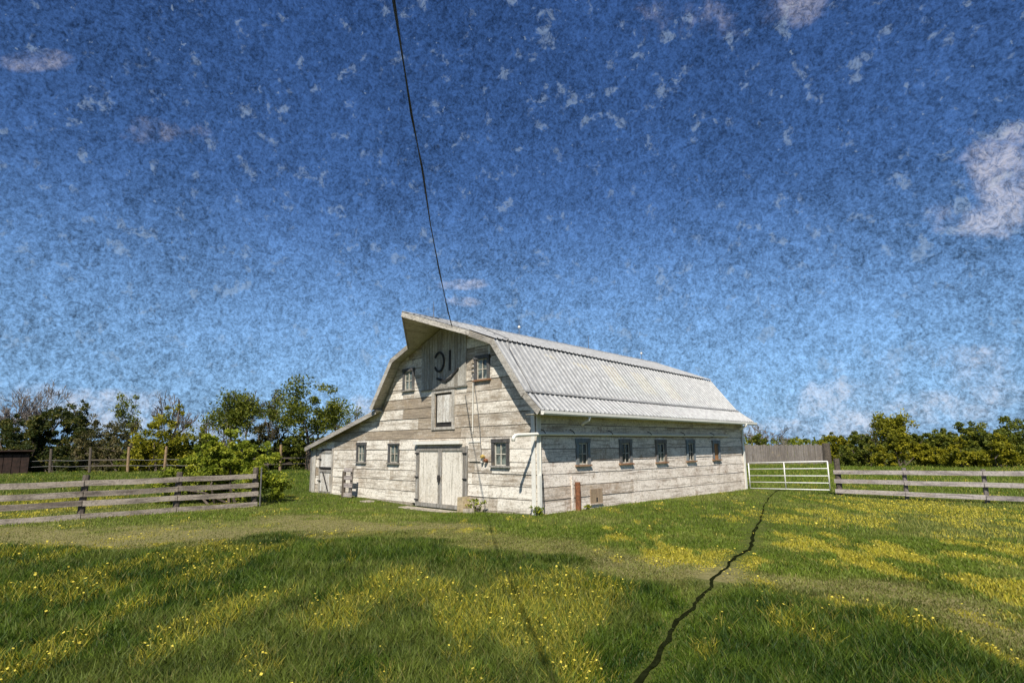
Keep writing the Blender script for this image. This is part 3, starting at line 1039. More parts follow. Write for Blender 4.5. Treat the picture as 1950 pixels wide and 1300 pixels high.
# gutter along the eave
b = MB()
gy0, gy1 = YF - .03, YE
sec = [(-.0, .035), (.0, -.05), (.03, -.075), (.085, -.075), (.11, -.04), (.115, .03), (.10, .03), (.09, -.035), (.075, -.058), (.035, -.058), (.015, -.04), (.012, .035)]
b.prism([(EAVE[0] + .022 + u, gy0, EAVE[1] - .045 + v) for u, v in sec], [(bEAVE[0] + .022 + u, gy1, bEAVE[1] - .045 + v) for u, v in sec])
gut = b.build('gutter', M['white'], roof_o)
for y in (1.42, 10.7):
    b = MB(); b.tube([(.61, y, 2.44), (.58, y, 2.35), (.40, y, 2.27), (.33, y, 2.22)], .045, 8); b.build('downspout_elbow', M['white'], gut, True)
b = MB(); b.box(.0, EAVE[0] - .012, YF + .02, YE - .02, 2.455, 2.47); b.build('eave_soffit', M['soffit'], roof_o)
# lightning rods and conductor
for y, bl in ((-.55, False), (3.1, True), (6.9, False), (10.5, True)):
    t = (y - YF) / (YE - YF)
    zr = RIDGE[1] + (bRIDGE[1] - RIDGE[1]) * t + .03
    b = MB(); b.tube([(XR, y, zr), (XR, y, zr + .5)], [.012, .006], 6); ro = b.build('lightning_rod', M['wire'], roof_o)
    if bl:
        b = MB(); b.ball((XR, y, zr + .27), .05); b.build('glass_ball', M['white'], ro, True)
b = MB(); cv = []
for k, (p_, y) in enumerate(((RIDGE, 1.2), (lerp(RIDGE, KINK, .5), .5), (KINK, .15), (lerp(KINK, LOW, .2), -.05), (lerp(KINK, LOW, .55), -.12), (LOW, -.2), (lerp(LOW, EAVE, .6), -.28), (EAVE, -.36))):
    cv.append((p_[0], y + RND.uniform(-.03, .03), p_[1] + .075))
b.tube(cv, .011, 5); b.build('conductor_cable', M['wire'], roof_o)

# ------------------------------------------------------------------ service drop cable
b = MB()
wp = [(690, -420, 3.6), (722, -170, 4.6), (748, 0, 5.7), (765, 100, 6.6), (785, 220, 7.9), (803, 320, 9.2), (820, 430, 11.0), (838, 520, 13.0), (852, 590, 15.0)]
cp = [at(*q_) for q_ in wp]
endp = np.array((hR[0] - .75, YF - .9, 5.24))
hook = at(861, 623, 16.2)
cp = [cp[0] + (cp[0] - cp[1]) * 5] + cp + [hook]
b.tube(cp, .0105, 6)
cp2 = [np.array(c) + np.array((.02 * math.sin(i * 2.1), .02 * math.cos(i * 2.1), .01)) for i, c in enumerate(cp)]
b.tube(cp2, .0075, 5)
o = b.build('power_cable', M['cable'])
tag(o, 'black overhead power cable running down the sky to the barn roof peak', 'cable')


# ------------------------------------------------------------------ fences
def post(parent, x, y, z0, z1, r=.085, mat='postwood', sides=8, lean=(0, 0), name='post'):
    b = MB(); b.tube([(x, y, z0), (x + lean[0] * .5, y + lean[1] * .5, (z0 + z1) / 2), (x + lean[0], y + lean[1], z1)], [r, r * RND.uniform(.94, 1.02), r * .92], sides)
    return b.build(name, M[mat], parent)


lf = empty('rail_fence', (-7.8, -6, 0), 'weathered grey four rail board fence left of the barn', 'fence')
ly = [-14.3, -12.25, -10.25, -8.2, -6.05, -3.93]
for y in ly: post(lf, -7.93, y, -.3, 1.08 + RND.uniform(-.02, .06), .085, lean=(RND.uniform(-.02, .02), RND.uniform(-.03, .05)))
for z in (.88, .62, .38, .075):
    for i in range(len(ly) - 1):
        y0, y1 = ly[i] + .01, ly[i + 1] - .01
        if i == len(ly) - 2: y1 += RND.uniform(-.03, .10)
        if i == 0: y0 -= .2
        b = MB(); dz0, dz1 = RND.uniform(-.012, .012), RND.uniform(-.012, .012)
        mid = ((-7.825, (y0 + y1) / 2, z + (dz0 + dz1) / 2 - .012))
        b.bar((-7.825, y0, z + dz0), mid, .042, .135); b.bar(mid, (-7.825, y1, z + dz1), .042, .135)
        b.build('rail', M['railwood'], lf)
b = MB(); b.tube([(-7.8, -3.80, -.1), (-7.79, -3.82, 1.13)], .022, 8); o = b.build('metal_pole', M['wire'])
tag(o, 'thin grey metal pole at the end of the left rail fence', 'pole')

rf = empty('rail_fence', (3.2, 11.6, 0), 'bleached three rail fence right of the white metal gate', 'fence')
rx = [3.26, 5.28, 7.34, 9.4, 11.5, 13.6]
ryf = lambda x: 11.62 - (x - 3.2) * .055
for i, x in enumerate(rx): post(rf, x, ryf(x) + .11, -.5, (1.16 if i == 0 else .86 + RND.uniform(-.02, .03)), .10 if i == 0 else .07, mat='postwood' if i == 0 else 'plank')
for z0, z1 in ((.70, .775), (.40, .43), (.065, .07)):
    for i in range(len(rx) - 1):
        x0, x1 = rx[i] + (.01 if i else -.1), rx[i + 1] - .01
        f = lambda x: z0 + (z1 - z0) * (x - 3.2) / 5
        b = MB(); b.bar((x0, ryf(x0), f(x0) + RND.uniform(-.01, .01)), (x1, ryf(x1), f(x1) + RND.uniform(-.01, .01)), .045, .135)
        b.build('rail', M['railwoodx'], rf)

# white pipe gate
gt = empty('metal_gate', (.1, 11.7, 0), 'white tubular metal gate between the barn corner and the fence post', 'gate')
gp = lambda u, v: (.10 + u * 2.86, 11.72, (0.02 + .06 * u) + v * (.95 + .03 * u))
for nm, pts, r in (('gate_frame', [gp(0, 0), gp(0, 1)], .022), ('gate_frame', [gp(1, 0), gp(1, 1)], .022), ('gate_bar', [gp(0, 1), gp(1, 1)], .022), ('gate_bar', [gp(0, 0), gp(1, 0)], .019), ('gate_upright', [gp(.47, 0), gp(.47, 1)], .02)):
    b = MB(); b.tube(pts, r, 8); b.build(nm, M['gate'], gt, True)
for v in (.25, .50, .76):
    b = MB(); b.tube([gp(0, v), gp(1, v - .01)], .016, 8); b.build('gate_bar', M['gate'], gt, True)
b = MB(); b.tube([gp(0, .12), (.02, 11.66, .12)], .018, 6); b.tube([gp(0, .88), (.02, 11.66, .86)], .018, 6); b.build('gate_hinge', M['iron'], gt)

# tall grey plank windbreak behind the gate
A0, A1 = at(1395, 860, 52), at(1574, 860, 50)
pf = empty('plank_fence', (A0[0], A0[1], 0), 'tall grey vertical plank fence behind the white gate', 'fence')
n_ = 42
d_ = (A1 - A0)[:2]; dl = np.linalg.norm(d_); d_ /= dl; nn = np.array((-d_[1], d_[0]))
for k in range(n_):
    c = A0[:2] + d_ * dl * (k + .5) / n_
    w_ = dl / n_ * .94
    h_ = 1.62 + RND.uniform(-.05, .07); lz = RND.uniform(-.012, .012)
    off = nn * RND.uniform(-.02, .02)
    p0, p1 = c - d_ * w_ / 2 + off, c + d_ * w_ / 2 + off
    b = MB()
    b.prism([(p0[0], p0[1], -.25), (p1[0], p1[1], -.25), (p1[0] + nn[0] * .05, p1[1] + nn[1] * .05, -.25), (p0[0] + nn[0] * .05, p0[1] + nn[1] * .05, -.25)],
            [(p0[0] + lz, p0[1], h_), (p1[0] + lz, p1[1], h_ - RND.uniform(-.03, .03)), (p1[0] + nn[0] * .05 + lz, p1[1] + nn[1] * .05, h_), (p0[0] + nn[0] * .05 + lz, p0[1] + nn[1] * .05, h_)])
    b.build('plank', M['plank'], pf)
post(pf, A1[0], A1[1], -.3, 1.75, .32, sides=10)
for z in (.4, 1.3):
    b = MB(); b.bar((A0[0] + nn[0] * .1, A0[1] + nn[1] * .1, z), (A1[0] + nn[0] * .1, A1[1] + nn[1] * .1, z), .08, .16); b.build('cross_rail', M['plank'], pf)

# far post-and-rail fence on the left
ff_ = empty('post_fence', tuple(ground_at(300, 46)), 'old post and wire fence in front of the trees on the left', 'fence')
fpx = [(-60, 47), (20, 47), (100, 47), (175, 47), (247, 47), (316, 47), (390, 47), (462, 47), (535, 47), (585, 48), (640, 50)]
tops = []
for i, (px, dd_) in enumerate(fpx):
    p_ = ground_at(px, dd_)
    h_ = {175: 1.95, 247: 2.0, 316: 2.0, 535: 2.05, 585: 2.1}.get(px, 1.9)
    post(ff_, p_[0], p_[1], -.4, h_, .10, mat='postpale' if px in (247, 316, 535, 585) else 'postwood', lean=(RND.uniform(-.1, .1), RND.uniform(-.1, .1)))
    tops.append(p_)
for i in range(len(tops) - 1):
    for z, r in ((1.0, .05), (.55, .05)):
        b = MB()
        a_, c_ = tops[i] + np.array((0, 0, z)), tops[i + 1] + np.array((0, 0, z))
        if fpx[i][0] >= 462 or i % 3 == 0: b.bar(a_, c_, .06, .10); b.build('rail', M['postwood'], ff_)
        else: b.tube([a_, (a_ + c_) / 2 - np.array((0, 0, .06)), c_], .022, 5); b.build('wire', M['wire'], ff_)

# stub of board fence standing before the barn wall
st = empty('fence_stub', (-9.1, -.4, 0), 'short stub of grey board fence standing against the barn front', 'fence')
post(st, -9.02, -.42, -.25, .88, .07, lean=(.02, 0))
for z in (.93, .66, .40, .08):
    b = MB(); b.box(-8.98, -8.44 + RND.uniform(-.03, .03), -.45, -.41, z - .07, z + .07); b.build('rail', M['railwoodx'], st)
b = MB(); b.bar((-8.58, -.39, -.1), (-8.50, -.39, .98), .05, .11, up=(1, 0, 0)); b.build('upright', M['plank'], st)

# shed at far left
q0 = ground_at(-20, 46)
sh = empty('shed', tuple(q0), 'low dark brown shed at the far left below the trees', 'shed')
b = MB(); b.box(q0[0] - 2.2, q0[0] + 1.2, q0[1] - 2.3, q0[1] + 2.3, -.3, 1.5); b.build('wall', M['shed'], sh)
b = MB(); b.prism([(q0[0] - 2.5, q0[1] - 2.6, 1.5), (q0[0] + 1.5, q0[1] - 2.6, 1.72), (q0[0] + 1.5, q0[1] - 2.6, 1.82), (q0[0] - 2.5, q0[1] - 2.6, 1.6)],
                  [(q0[0] - 2.5, q0[1] + 2.6, 1.5), (q0[0] + 1.5, q0[1] + 2.6, 1.72), (q0[0] + 1.5, q0[1] + 2.6, 1.82), (q0[0] - 2.5, q0[1] + 2.6, 1.6)]); b.build('roof', M['shed'], sh)
for k in range(9):
    y_ = q0[1] - 2.3 + k * .52
    b = MB(); b.box(q0[0] + 1.2, q0[0] + 1.24, y_, y_ + .48, -.3, 1.49); b.build('wall_board', M['shed'], sh)

# loose things by the barn
b = MB(); b.prism([(-2.68, -.42, -.2), (-2.40, -.42, -.2), (-2.40, -.16, -.2), (-2.68, -.16, -.2)], [(-2.67, -.41, .31), (-2.41, -.42, .33), (-2.41, -.17, .33), (-2.67, -.16, .31)])
o = b.build('timber_block', M['block']); tag(o, 'tan upright timber block beside the double barn door', 'block')
b = MB(); b.prism([(-2.38, -.48, -.2), (-2.02, -.42, -.2), (-2.04, -.2, -.2), (-2.38, -.2, -.2)], [(-2.36, -.46, .02), (-2.05, -.40, .05), (-2.06, -.22, .05), (-2.36, -.22, .02)])
o = b.build('stone_block', M['stone']); tag(o, 'low grey stone lying right of the timber block', 'stone')
for k, (x0, x1, y0, y1, z, lab) in enumerate(((-7.35, -6.95, -.75, -.4, -.02, 'small pale concrete block in the grass below the middle window'), (-5.3, -2.7, -.62, -.25, -.095, 'flat worn concrete slab before the double barn door'))):
    b = MB(); h0 = float(terrain((x0 + x1) / 2, y0)) - .1
    b.prism([(x0, y0, h0), (x1, y0 + .05, h0), (x1, y1, h0), (x0, y1, h0)], [(x0 + .02, y0 + .02, z), (x1 - .02, y0 + .06, z), (x1, y1, z), (x0, y1, z)])
    o = b.build('concrete_slab', M['stone']); tag(o, lab, 'slab')

# ------------------------------------------------------------------ trees and bushes
def leaves(centers, radii, n, size, rg, squash=.8, droop=0.0):
    """n leaves spread round cluster centres"""
    k = rg.integers(0, len(centers), n)
    v = rg.normal(size=(n, 3)); v /= np.linalg.norm(v, axis=1)[:, None]
    rr = rg.random(n) ** .45
    c = centers[k] + v * (radii[k] * rr)[:, None] * np.array((1, 1, squash))
    a = rg.normal(size=(n, 3)); a /= np.linalg.norm(a, axis=1)[:, None]
    a = a * .8 + v * .5; a /= np.linalg.norm(a, axis=1)[:, None]
    b_ = np.cross(a, rg.normal(size=(n, 3))); b_ /= np.linalg.norm(b_, axis=1)[:, None] + 1e-9
    s_ = size * (.55 + .9 * rg.random(n))[:, None]
    v0 = c - a * s_ * .6; v2 = c + a * s_ * .7
    v1 = c + b_ * s_ * .34; v3 = c - b_ * s_ * .34 + np.cross(a, b_) * s_ * .12
    V_ = np.stack([v0, v1, v2, v3], 1).reshape(-1, 3)
    F_ = np.arange(4 * n).reshape(n, 4)
    ck = rg.random(len(centers))
    t = np.clip(ck[k] * .55 + rg.random(n) * .5 + .0, 0, 1)
    return V_, F_, t


def branch_out(rg, base, height, lean, spread, levels, r0, kids=3, up=.5, len_f=.66):
    """recursive limbs -> list of (points, radii), tips"""
    segs, tips = [], []

    def grow(p, d, L, r, lev):
        pts, rad = [p], [r]
        n = 4 if lev == 0 else 3
        q_ = p.copy(); dd = d.copy()
        for i in range(n):
            dd = dd + rg.normal(size=3) * (.10 if lev == 0 else .2) + np.array((0, 0, .04 * up))
            dd /= np.linalg.norm(dd)
            q_ = q_ + dd * L / n
            pts.append(q_.copy()); rad.append(r * (1 - .5 * (i + 1) / n))
        segs.append((pts, rad, lev))
        if lev >= levels:
            tips.append(q_); return
        nk = kids if lev else kids + 1
        for j in range(nk):
            i = n if j == 0 else rg.integers(max(1, n - 2), n + 1)
            st_ = pts[i]
            nd = dd + rg.normal(size=3) * spread; nd[2] = abs(nd[2]) * .6 + up * .5
            nd /= np.linalg.norm(nd)
            grow(st_, nd, L * len_f * rg.uniform(.75, 1.15), max(rad[i] * .72, .006), lev + 1)
        if lev >= 1: tips.append(q_)
    grow(np.array(base, float), np.array((lean[0], lean[1], 1.0)) / math.sqrt(1 + lean[0] ** 2 + lean[1] ** 2), height, r0, 0)
    return segs, np.array(tips)


def limbs_mesh(name, segs, mat, parent, minlev=0, maxlev=99, rmin=.0):
    b = MB(); any_ = False
    for pts, rad, lev in segs:
        if minlev <= lev <= maxlev:
            b.tube(pts, [max(r, rmin) for r in rad], 7 if lev == 0 else (5 if lev == 1 else 3), cap=False); any_ = True
    me = bpy.data.meshes.new(name)
    me.from_pydata([(x * S, y * S, z * S) for x, y, z in b.v], [], b.f)
    me.polygons.foreach_set('use_smooth', [True] * len(me.polygons))
    return link(name, me, mat, parent)


SIDE = AR[:2] / np.linalg.norm(AR[:2])


def bush(px, depth, top, halfw, leaf, label, group=None, n=3500, size=.17, name='bush', cat='bush', seed=0, lobes=9, base=None, zlow=.2, flat=.75, stems=True, drag=None):
    rg = np.random.default_rng(1000 + seed)
    p_ = ground_at(px, depth)
    zt = at(px, top, depth)[2]
    hw = halfw * depth / FPX
    o = empty(name, tuple(p_), label, cat, group)
    C, R = [], []
    for k in range(lobes):
        u = rg.uniform(-1, 1); dv = rg.uniform(-.7, .7)
        env = math.sqrt(max(.05, 1 - u * u * .85))
        zc = zlow + (zt - zlow) * (rg.uniform(.18, .92) * env * .85)
        rad = (zt - zlow) * rg.uniform(.16, .30)
        if zc + rad > zt: zc = zt - rad
        C.append((p_[0] + SIDE[0] * u * hw * .85 - SIDE[1] * dv * hw * flat, p_[1] + SIDE[1] * u * hw * .85 + SIDE[0] * dv * hw * flat, zc)); R.append(rad)
    C.append((p_[0], p_[1], zt - (zt - zlow) * .24)); R.append((zt - zlow) * .24)
    C, R = np.array(C), np.array(R)
    # break each lobe into leaf clumps on its shell
    cc, cr = [], []
    for c, r in zip(C, R):
        for j in range(14):
            v = rg.normal(size=3); v /= np.linalg.norm(v)
            cc.append(c + v * r * rg.uniform(.55, 1.12)); cr.append(r * rg.uniform(.18, .42))
    for j in range(26):
        u = rg.uniform(-1, 1); cc.append(np.array((p_[0] + SIDE[0] * u * hw, p_[1] + SIDE[1] * u * hw, rg.uniform(.05, .35) * zt))); cr.append(rg.uniform(.12, .2) * zt)
    cc, cr = np.array(cc), np.array(cr)
    V_, F_, t = leaves(cc, cr, int(n * 4.0 if depth > 30 else n * 2.2), size * (.66 if depth > 30 else .82), rg)
    V_[:, 2] = np.maximum(V_[:, 2], -.05)
    np_mesh('crown', V_, F_, M[leaf], o, tint=t)
    if stems:
        b = MB()
        for j in range(9):
            e = cc[rg.integers(0, len(cc))]
            s0 = np.array((p_[0] + rg.uniform(-.3, .3) * hw, p_[1] + rg.uniform(-.3, .3) * hw, -.1))
            md = (s0 + e) / 2 + rg.normal(size=3) * .12 * zt
            e2 = e + (e - md) * rg.uniform(.1, .6)
            b.tube([s0, md, e, e2], [.022 * zt, .016 * zt, .008 * zt, .003 * zt], 4, cap=False)
        b.build('stem', M['bark'], o)
    return o


def tree(px, depth, top, halfw, leaf, label, group=None, n=3000, size=.17, lean=0.0, seed=0, crown_from=.35, cl_r=.55, levels=3, bark='bark', tr=.14, keep=1.0, spread=.55, name='tree', up=.5, lobes=None):
    rg = np.random.default_rng(5000 + seed)
    p_ = ground_at(px, depth); zt = at(px, top, depth)[2]; hw = halfw * depth / FPX
    segs, tips = branch_out(rg, (0, 0, 0), zt * (.30 if n else .26), (SIDE[0] * lean, SIDE[1] * lean), spread, levels, tr * zt / 8, up=up, len_f=.7 if n else .74)
    allp = np.array([q_ for s_ in segs for q_ in s_[0]])
    # fit limbs to the height and width seen
    su = allp @ np.append(SIDE, 0)
    mid = (su.max() + su.min()) / 2
    fz = zt * .97 / allp[:, 2].max(); fx = 2 * hw * .92 / max(.1, su.max() - su.min())
    def fit(q_):
        q_ = np.array(q_, float)
        s_ = q_ @ np.append(SIDE, 0); w_ = q_ @ np.array((-SIDE[1], SIDE[0], 0))
        kk = min(1, max(0, q_[2] / (allp[:, 2].max() * .35)))
        s2 = s_ * (1 + (fx - 1) * kk) - mid * fx * kk * (1 if lean == 0 else .3)
        return np.array((p_[0] + SIDE[0] * s2 - SIDE[1] * w_ * fx, p_[1] + SIDE[1] * s2 + SIDE[0] * w_ * fx, p_[2] - .1 + q_[2] * fz))
    segs = [([fit(q_) for q_ in s_[0]], s_[1], s_[2]) for s_ in segs]
    tips = np.array([fit(q_) for q_ in tips])
    o = empty(name, tuple(p_), label, 'tree', group)
    rm = (.017 if n else .020) * depth / 50
    limbs_mesh('trunk', segs, M[bark], o, 0, 1, rm)
    limbs_mesh('branch', segs, M[bark], o, 2, 99, rm)
    if n:
        tt = tips[tips[:, 2] > crown_from * zt]
        tt = tt[rg.random(len(tt)) < keep] if keep < 1 else tt
        if len(tt) < 3: tt = tips
        rr_ = np.full(len(tt), cl_r) * rg.uniform(.5, 1.2, len(tt))
        if lobes:
            L_, z0, z1, off = lobes
            ang = rg.normal(size=(L_, 3)); ang /= np.linalg.norm(ang, axis=1)[:, None]; ang *= (rg.random(L_) ** .5)[:, None]
            zc, zh = (z0 + z1) / 2 * zt, (z1 - z0) / 2 * zt
            su_ = ang[:, 0] * hw * .85 + off * hw
            ex = np.stack([p_[0] + SIDE[0] * su_ - SIDE[1] * ang[:, 1] * hw * .7, p_[1] + SIDE[1] * su_ + SIDE[0] * ang[:, 1] * hw * .7, zc + ang[:, 2] * zh], 1)
            tt = np.concatenate([tt, ex]); rr_ = np.concatenate([rr_, cl_r * rg.uniform(.35, .85, L_)])
        V_, F_, t = leaves(tt, rr_, int(n * 2.2), size * .72, rg, .8)
        np_mesh('crown', V_, F_, M[leaf], o, tint=t)
    return o


GL = 'trees behind the fence on the left'
# far-left dark trees and the bare tree tops behind them
bush(25, 54, 780, 80, 'leafdark', 'dark green tree mass at the left edge above the shed', GL, 5200, .24, 'tree', 'tree', 1, 10)
bush(-75, 54, 785, 80, 'leafdark', 'dark tree mass beyond the left edge of the view', GL, 4000, .24, 'tree', 'tree', 51, 10)
bush(-190, 55, 790, 80, 'leafmid', 'green tree mass well beyond the left edge of the view', GL, 3600, .24, 'tree', 'tree', 52, 10)
bush(95, 53, 768, 66, 'leafdark', 'dense dark tree between the left edge and the yellow green tree', GL, 5200, .24, 'tree', 'tree', 2, 11)
bush(140, 55, 762, 22, 'leafdark', 'narrow dark tree crown rising right of the dense dark tree', GL, 1500, .22, 'tree', 'tree', 3, 7, zlow=2.5)
tree(35, 60, 728, 55, None, 'bare tree at the far left above dark foliage', GL, 0, seed=4, bark='barkgrey', levels=6, spread=.55, tr=.12, up=.55)
tree(80, 61, 712, 60, None, 'tallest bare tree top behind the dense dark tree on the left', GL, 0, seed=5, bark='barkgrey', levels=6, spread=.55, tr=.12, up=.55)
bush(185, 52, 788, 46, 'leafbrown', 'grey green scrubby tree right of the dense dark tree', GL, 2200, .2, 'tree', 'tree', 6, 8)
tree(238, 55, 745, 26, 'leafmid', 'slim sparse tree with leafy tip left of the yellow green tree', GL, 900, .2, seed=7, crown_from=.45, cl_r=.5, levels=3, spread=.35, lobes=(14, .4, .95, 0))
bush(240, 50, 800, 52, 'leafbrown', 'low brownish thicket under the slim sparse tree', GL, 2400, .19, 'bush', 'bush', 8, 8)
bush(312, 49, 768, 48, 'leafyellow', 'yellow green rounded tree in the left tree line', GL, 3600, .21, 'tree', 'tree', 9, 10)
tree(330, 56, 738, 48, None, 'bare branches rising behind the yellow green tree', GL, 0, seed=10, bark='barkgrey', levels=5, spread=.42, tr=.1, up=.8)
tree(388, 58, 782, 26, None, 'small bare tree between the yellow green and leaning trees', GL, 0, seed=11, bark='barkgrey', levels=4, tr=.1)
bush(380, 52, 812, 58, 'leafmid', 'mid green low bush beneath the small bare tree', GL, 2200, .19, 'bush', 'bush', 12, 8)
tree(440, 46, 738, 55, 'leafmid', 'half dead leaning tree with dark brown crown above the big bush', GL, 3000, .2, lean=.15, seed=13, crown_from=.30, cl_r=.85, levels=4, tr=.16, keep=.6, spread=.7, lobes=(60, .36, .92, .1))
tree(468, 50, 732, 28, None, 'bare forked snag behind the half dead leaning tree', GL, 0, seed=14, bark='barkgrey', levels=4, tr=.12)
tree(512, 48, 735, 40, 'leafbrown', 'tall grey nearly bare tree with few pale leaves', GL, 800, .18, seed=15, bark='barkgrey', levels=4, crown_from=.3, cl_r=.5, keep=.35, spread=.42, tr=.13)
bush(510, 50, 800, 48, 'leafbrown', 'dry brown thicket at the foot of the grey bare tree', GL, 2400, .18, 'bush', 'bush', 16, 8)
tree(592, 46, 722, 66, 'leafmid', 'tall green broadleaf tree with open crown left of the barn', GL, 3600, .2, seed=17, crown_from=.36, cl_r=.85, levels=3, tr=.19, spread=.8, lobes=(12, .6, .97, .0))
tree(652, 52, 768, 40, 'leafmid', 'small tree with bare spreading twigs just above the lean-to roof', GL, 500, .17, seed=18, bark='barkgrey', levels=4, keep=.25, spread=.6, tr=.1)
bush(575, 50, 818, 50, 'leafmid', 'shaded green bush behind the far fence beside the lean-to', GL, 2600, .18, 'bush', 'bush', 19, 8)
bush(640, 54, 808, 50, 'leafbright', 'light green bush peeping over the low lean-to roof', GL, 2200, .18, 'bush', 'bush', 20, 8)
for k_, (px_, tp_, lf_, lb_) in enumerate(((30, 845, 'leafdark', 'dark thicket beside the shed'), (110, 848, 'leafdark', 'dark thicket under the dense dark tree'), (195, 845, 'leafbrown', 'brown thicket behind the third post of the far fence'), (285, 842, 'leafmid', 'green thicket at the foot of the yellow green tree'), (345, 838, 'leafmid', 'green thicket left of the small bare tree'), (425, 836, 'leafmid', 'green thicket at the foot of the half dead leaning tree'), (475, 835, 'leafmid', 'green thicket under the forked snag'), (540, 832, 'leafmid', 'green thicket under the tall broadleaf tree'), (605, 832, 'leafbrown', 'brownish thicket behind the lean-to end'))):
    bush(px_, 49 + k_ % 3, tp_, 52, lf_, lb_, GL, 2600, .2, 'bush', 'bush', 60 + k_, 10, zlow=.1)
# near bush over the fence end
bush(436, 19.4, 822, 116, 'leafbright', 'large bright green bush growing over the end of the left rail fence', None, 17000, .09, 'bush', 'bush', 21, 20, flat=.5, zlow=.05)
tree(432, 24, 795, 26, None, 'thin dead stems sticking out of the large bright bush', None, 0, seed=22, bark='barkgrey', levels=4, tr=.1)

GR = 'bushes and trees on the right'
bush(1448, 66, 826, 45, 'leafmid', 'dark green bush just right of the barn eave behind the plank fence', GR, 2400, .22, 'bush', 'bush', 31, 8)
tree(1440, 68, 800, 36, None, 'bare twiggy tree over the plank fence beside the barn', GR, 0, seed=32, bark='barkgrey', levels=5, tr=.09)
tree(1490, 72, 806, 34, None, 'bare twiggy shrub top over the middle of the plank fence', GR, 0, seed=33, bark='barkgrey', levels=4, tr=.09)
bush(1515, 70, 838, 45, 'leafbright', 'low pale green bush over the middle of the plank fence', GR, 1500, .22, 'bush', 'bush', 34, 7)
bush(1588, 54, 824, 42, 'leafyellow', 'yellowish bush above the right end post of the plank fence', GR, 2400, .2, 'bush', 'bush', 35, 8)
bush(1640, 46, 822, 52, 'leafmid', 'green bush behind the first bay of the right rail fence', GR, 3400, .19, 'bush', 'bush', 36, 9)
tree(1665, 52, 800, 26, 'leafbrown', 'sparse brownish tree left of the tallest bush on the right', GR, 700, .18, seed=37, crown_from=.5, cl_r=.6, levels=3)
tree(1722, 47, 782, 36, 'leafyellow', 'small yellow leaved tree rising out of the right hedge', GR, 2200, .2, seed=38, crown_from=.45, cl_r=.62, levels=3, tr=.15, lobes=(24, .45, .95, 0))
bush(1712, 44, 818, 58, 'leafyellow', 'yellow green bush beneath the small yellow leaved tree', GR, 4200, .18, 'bush', 'bush', 39, 10)
bush(1790, 45, 812, 52, 'leafmid', 'dark green bush right of the small yellow leaved tree', GR, 3800, .18, 'bush', 'bush', 40, 10)
bush(1850, 43, 800, 52, 'leafmid', 'broad green bush near the right edge', GR, 4200, .18, 'bush', 'bush', 41, 10)
bush(1828, 41, 832, 44, 'leafyellow', 'low yellow tinged bush before the broad green bush', GR, 3000, .17, 'bush', 'bush', 42, 8)
bush(1935, 42, 784, 58, 'leafmid', 'tallest bush standing at the right edge', GR, 5000, .18, 'bush', 'bush', 43, 11)
bush(1905, 40, 826, 42, 'leafyellow', 'low yellow bush at the foot of the tallest right edge bush', GR, 2600, .17, 'bush', 'bush', 44, 8)
bush(2040, 43, 790, 60, 'leafmid', 'green bush just beyond the right edge of the view', GR, 3000, .2, 'bush', 'bush', 45, 9)

# distant woods along the horizon
rg = np.random.default_rng(77)
azs = rg.uniform(-1.15, 1.15, 2600)
dist = rg.uniform(150, 210, 2600)
cw = np.stack([CAMU[0] + np.sin(azs + _fwd) * dist, CAMU[1] + np.cos(azs + _fwd) * dist, rg.random(2600) ** 1.6 * (2.0 + 2.2 * vnoise(azs * 14 + 40, azs * 0 + 3.3))], 1)
V_, F_, t = leaves(cw, np.full(2600, 1.3), 16000, .9, rg)
o = np_mesh('distant_woods', V_, F_, M['leafmid'], tint=t)
tag(o, 'far low line of woods along the horizon', None, None, 'stuff')

# ------------------------------------------------------------------ texture overlay's crack, drawn as a dark strip on the lawn
CR = [(1190, 1335), (1215, 1300), (1243, 1268), (1266, 1228), (1284, 1196), (1290, 1182), (1318, 1161), (1332, 1140), (1356, 1118), (1357, 1104), (1382, 1082), (1402, 1060), (1428, 1047), (1433, 1030), (1438, 1006), (1450, 978), (1460, 950), (1474, 935), (1490, 928)]
cpts = []
rg = np.random.default_rng(5)
for (a, c_) in zip(CR[:-1], CR[1:]):
    for k in range(4):
        t = k / 4
        q_ = hitz(a[0] + (c_[0] - a[0]) * t + rg.normal() * 2.0, a[1] + (c_[1] - a[1]) * t)
        cpts.append(q_[:2])
cpts = np.array(cpts)
cwid = np.interp(np.arange(len(cpts)), [0, 10, 30, 48, 56, 72], [.022, .022, .020, .024, .030, .017]) * rg.uniform(.7, 1.3, len(cpts))
tg = np.gradient(cpts, axis=0); tg /= np.linalg.norm(tg, axis=1)[:, None]
nr = np.stack([-tg[:, 1], tg[:, 0]], 1)
b = MB()
L_ = [(*(c + n_ * w_), float(terrain(*c)) + .012) for c, n_, w_ in zip(cpts, nr, cwid)]
R2 = [(*(c - n_ * w_), float(terrain(*c)) + .012) for c, n_, w_ in zip(cpts, nr, cwid)]
for i in range(len(cpts) - 1): b.poly([L_[i], R2[i], R2[i + 1], L_[i + 1]])
o = b.build('overlay_crack', M['soil']); tag(o, 'dark jagged overlay crack drawn as a soil strip across the lawn to the gate', None, None, 'structure')

# ------------------------------------------------------------------ grass
def crack_dist(x, y):
    d = np.full(len(x), 9.0)
    near = np.where((x > -1) & (x < 9.5) & (y > -9) & (y < 14))[0]
    for j in range(0, len(near), 60000):
        k = near[j:j + 60000]
        dd = np.full(len(k), 9.0)
        for c, w_ in zip(cpts, cwid): dd = np.minimum(dd, np.hypot(x[k] - c[0], y[k] - c[1]) - w_)
        d[k] = dd
    return d


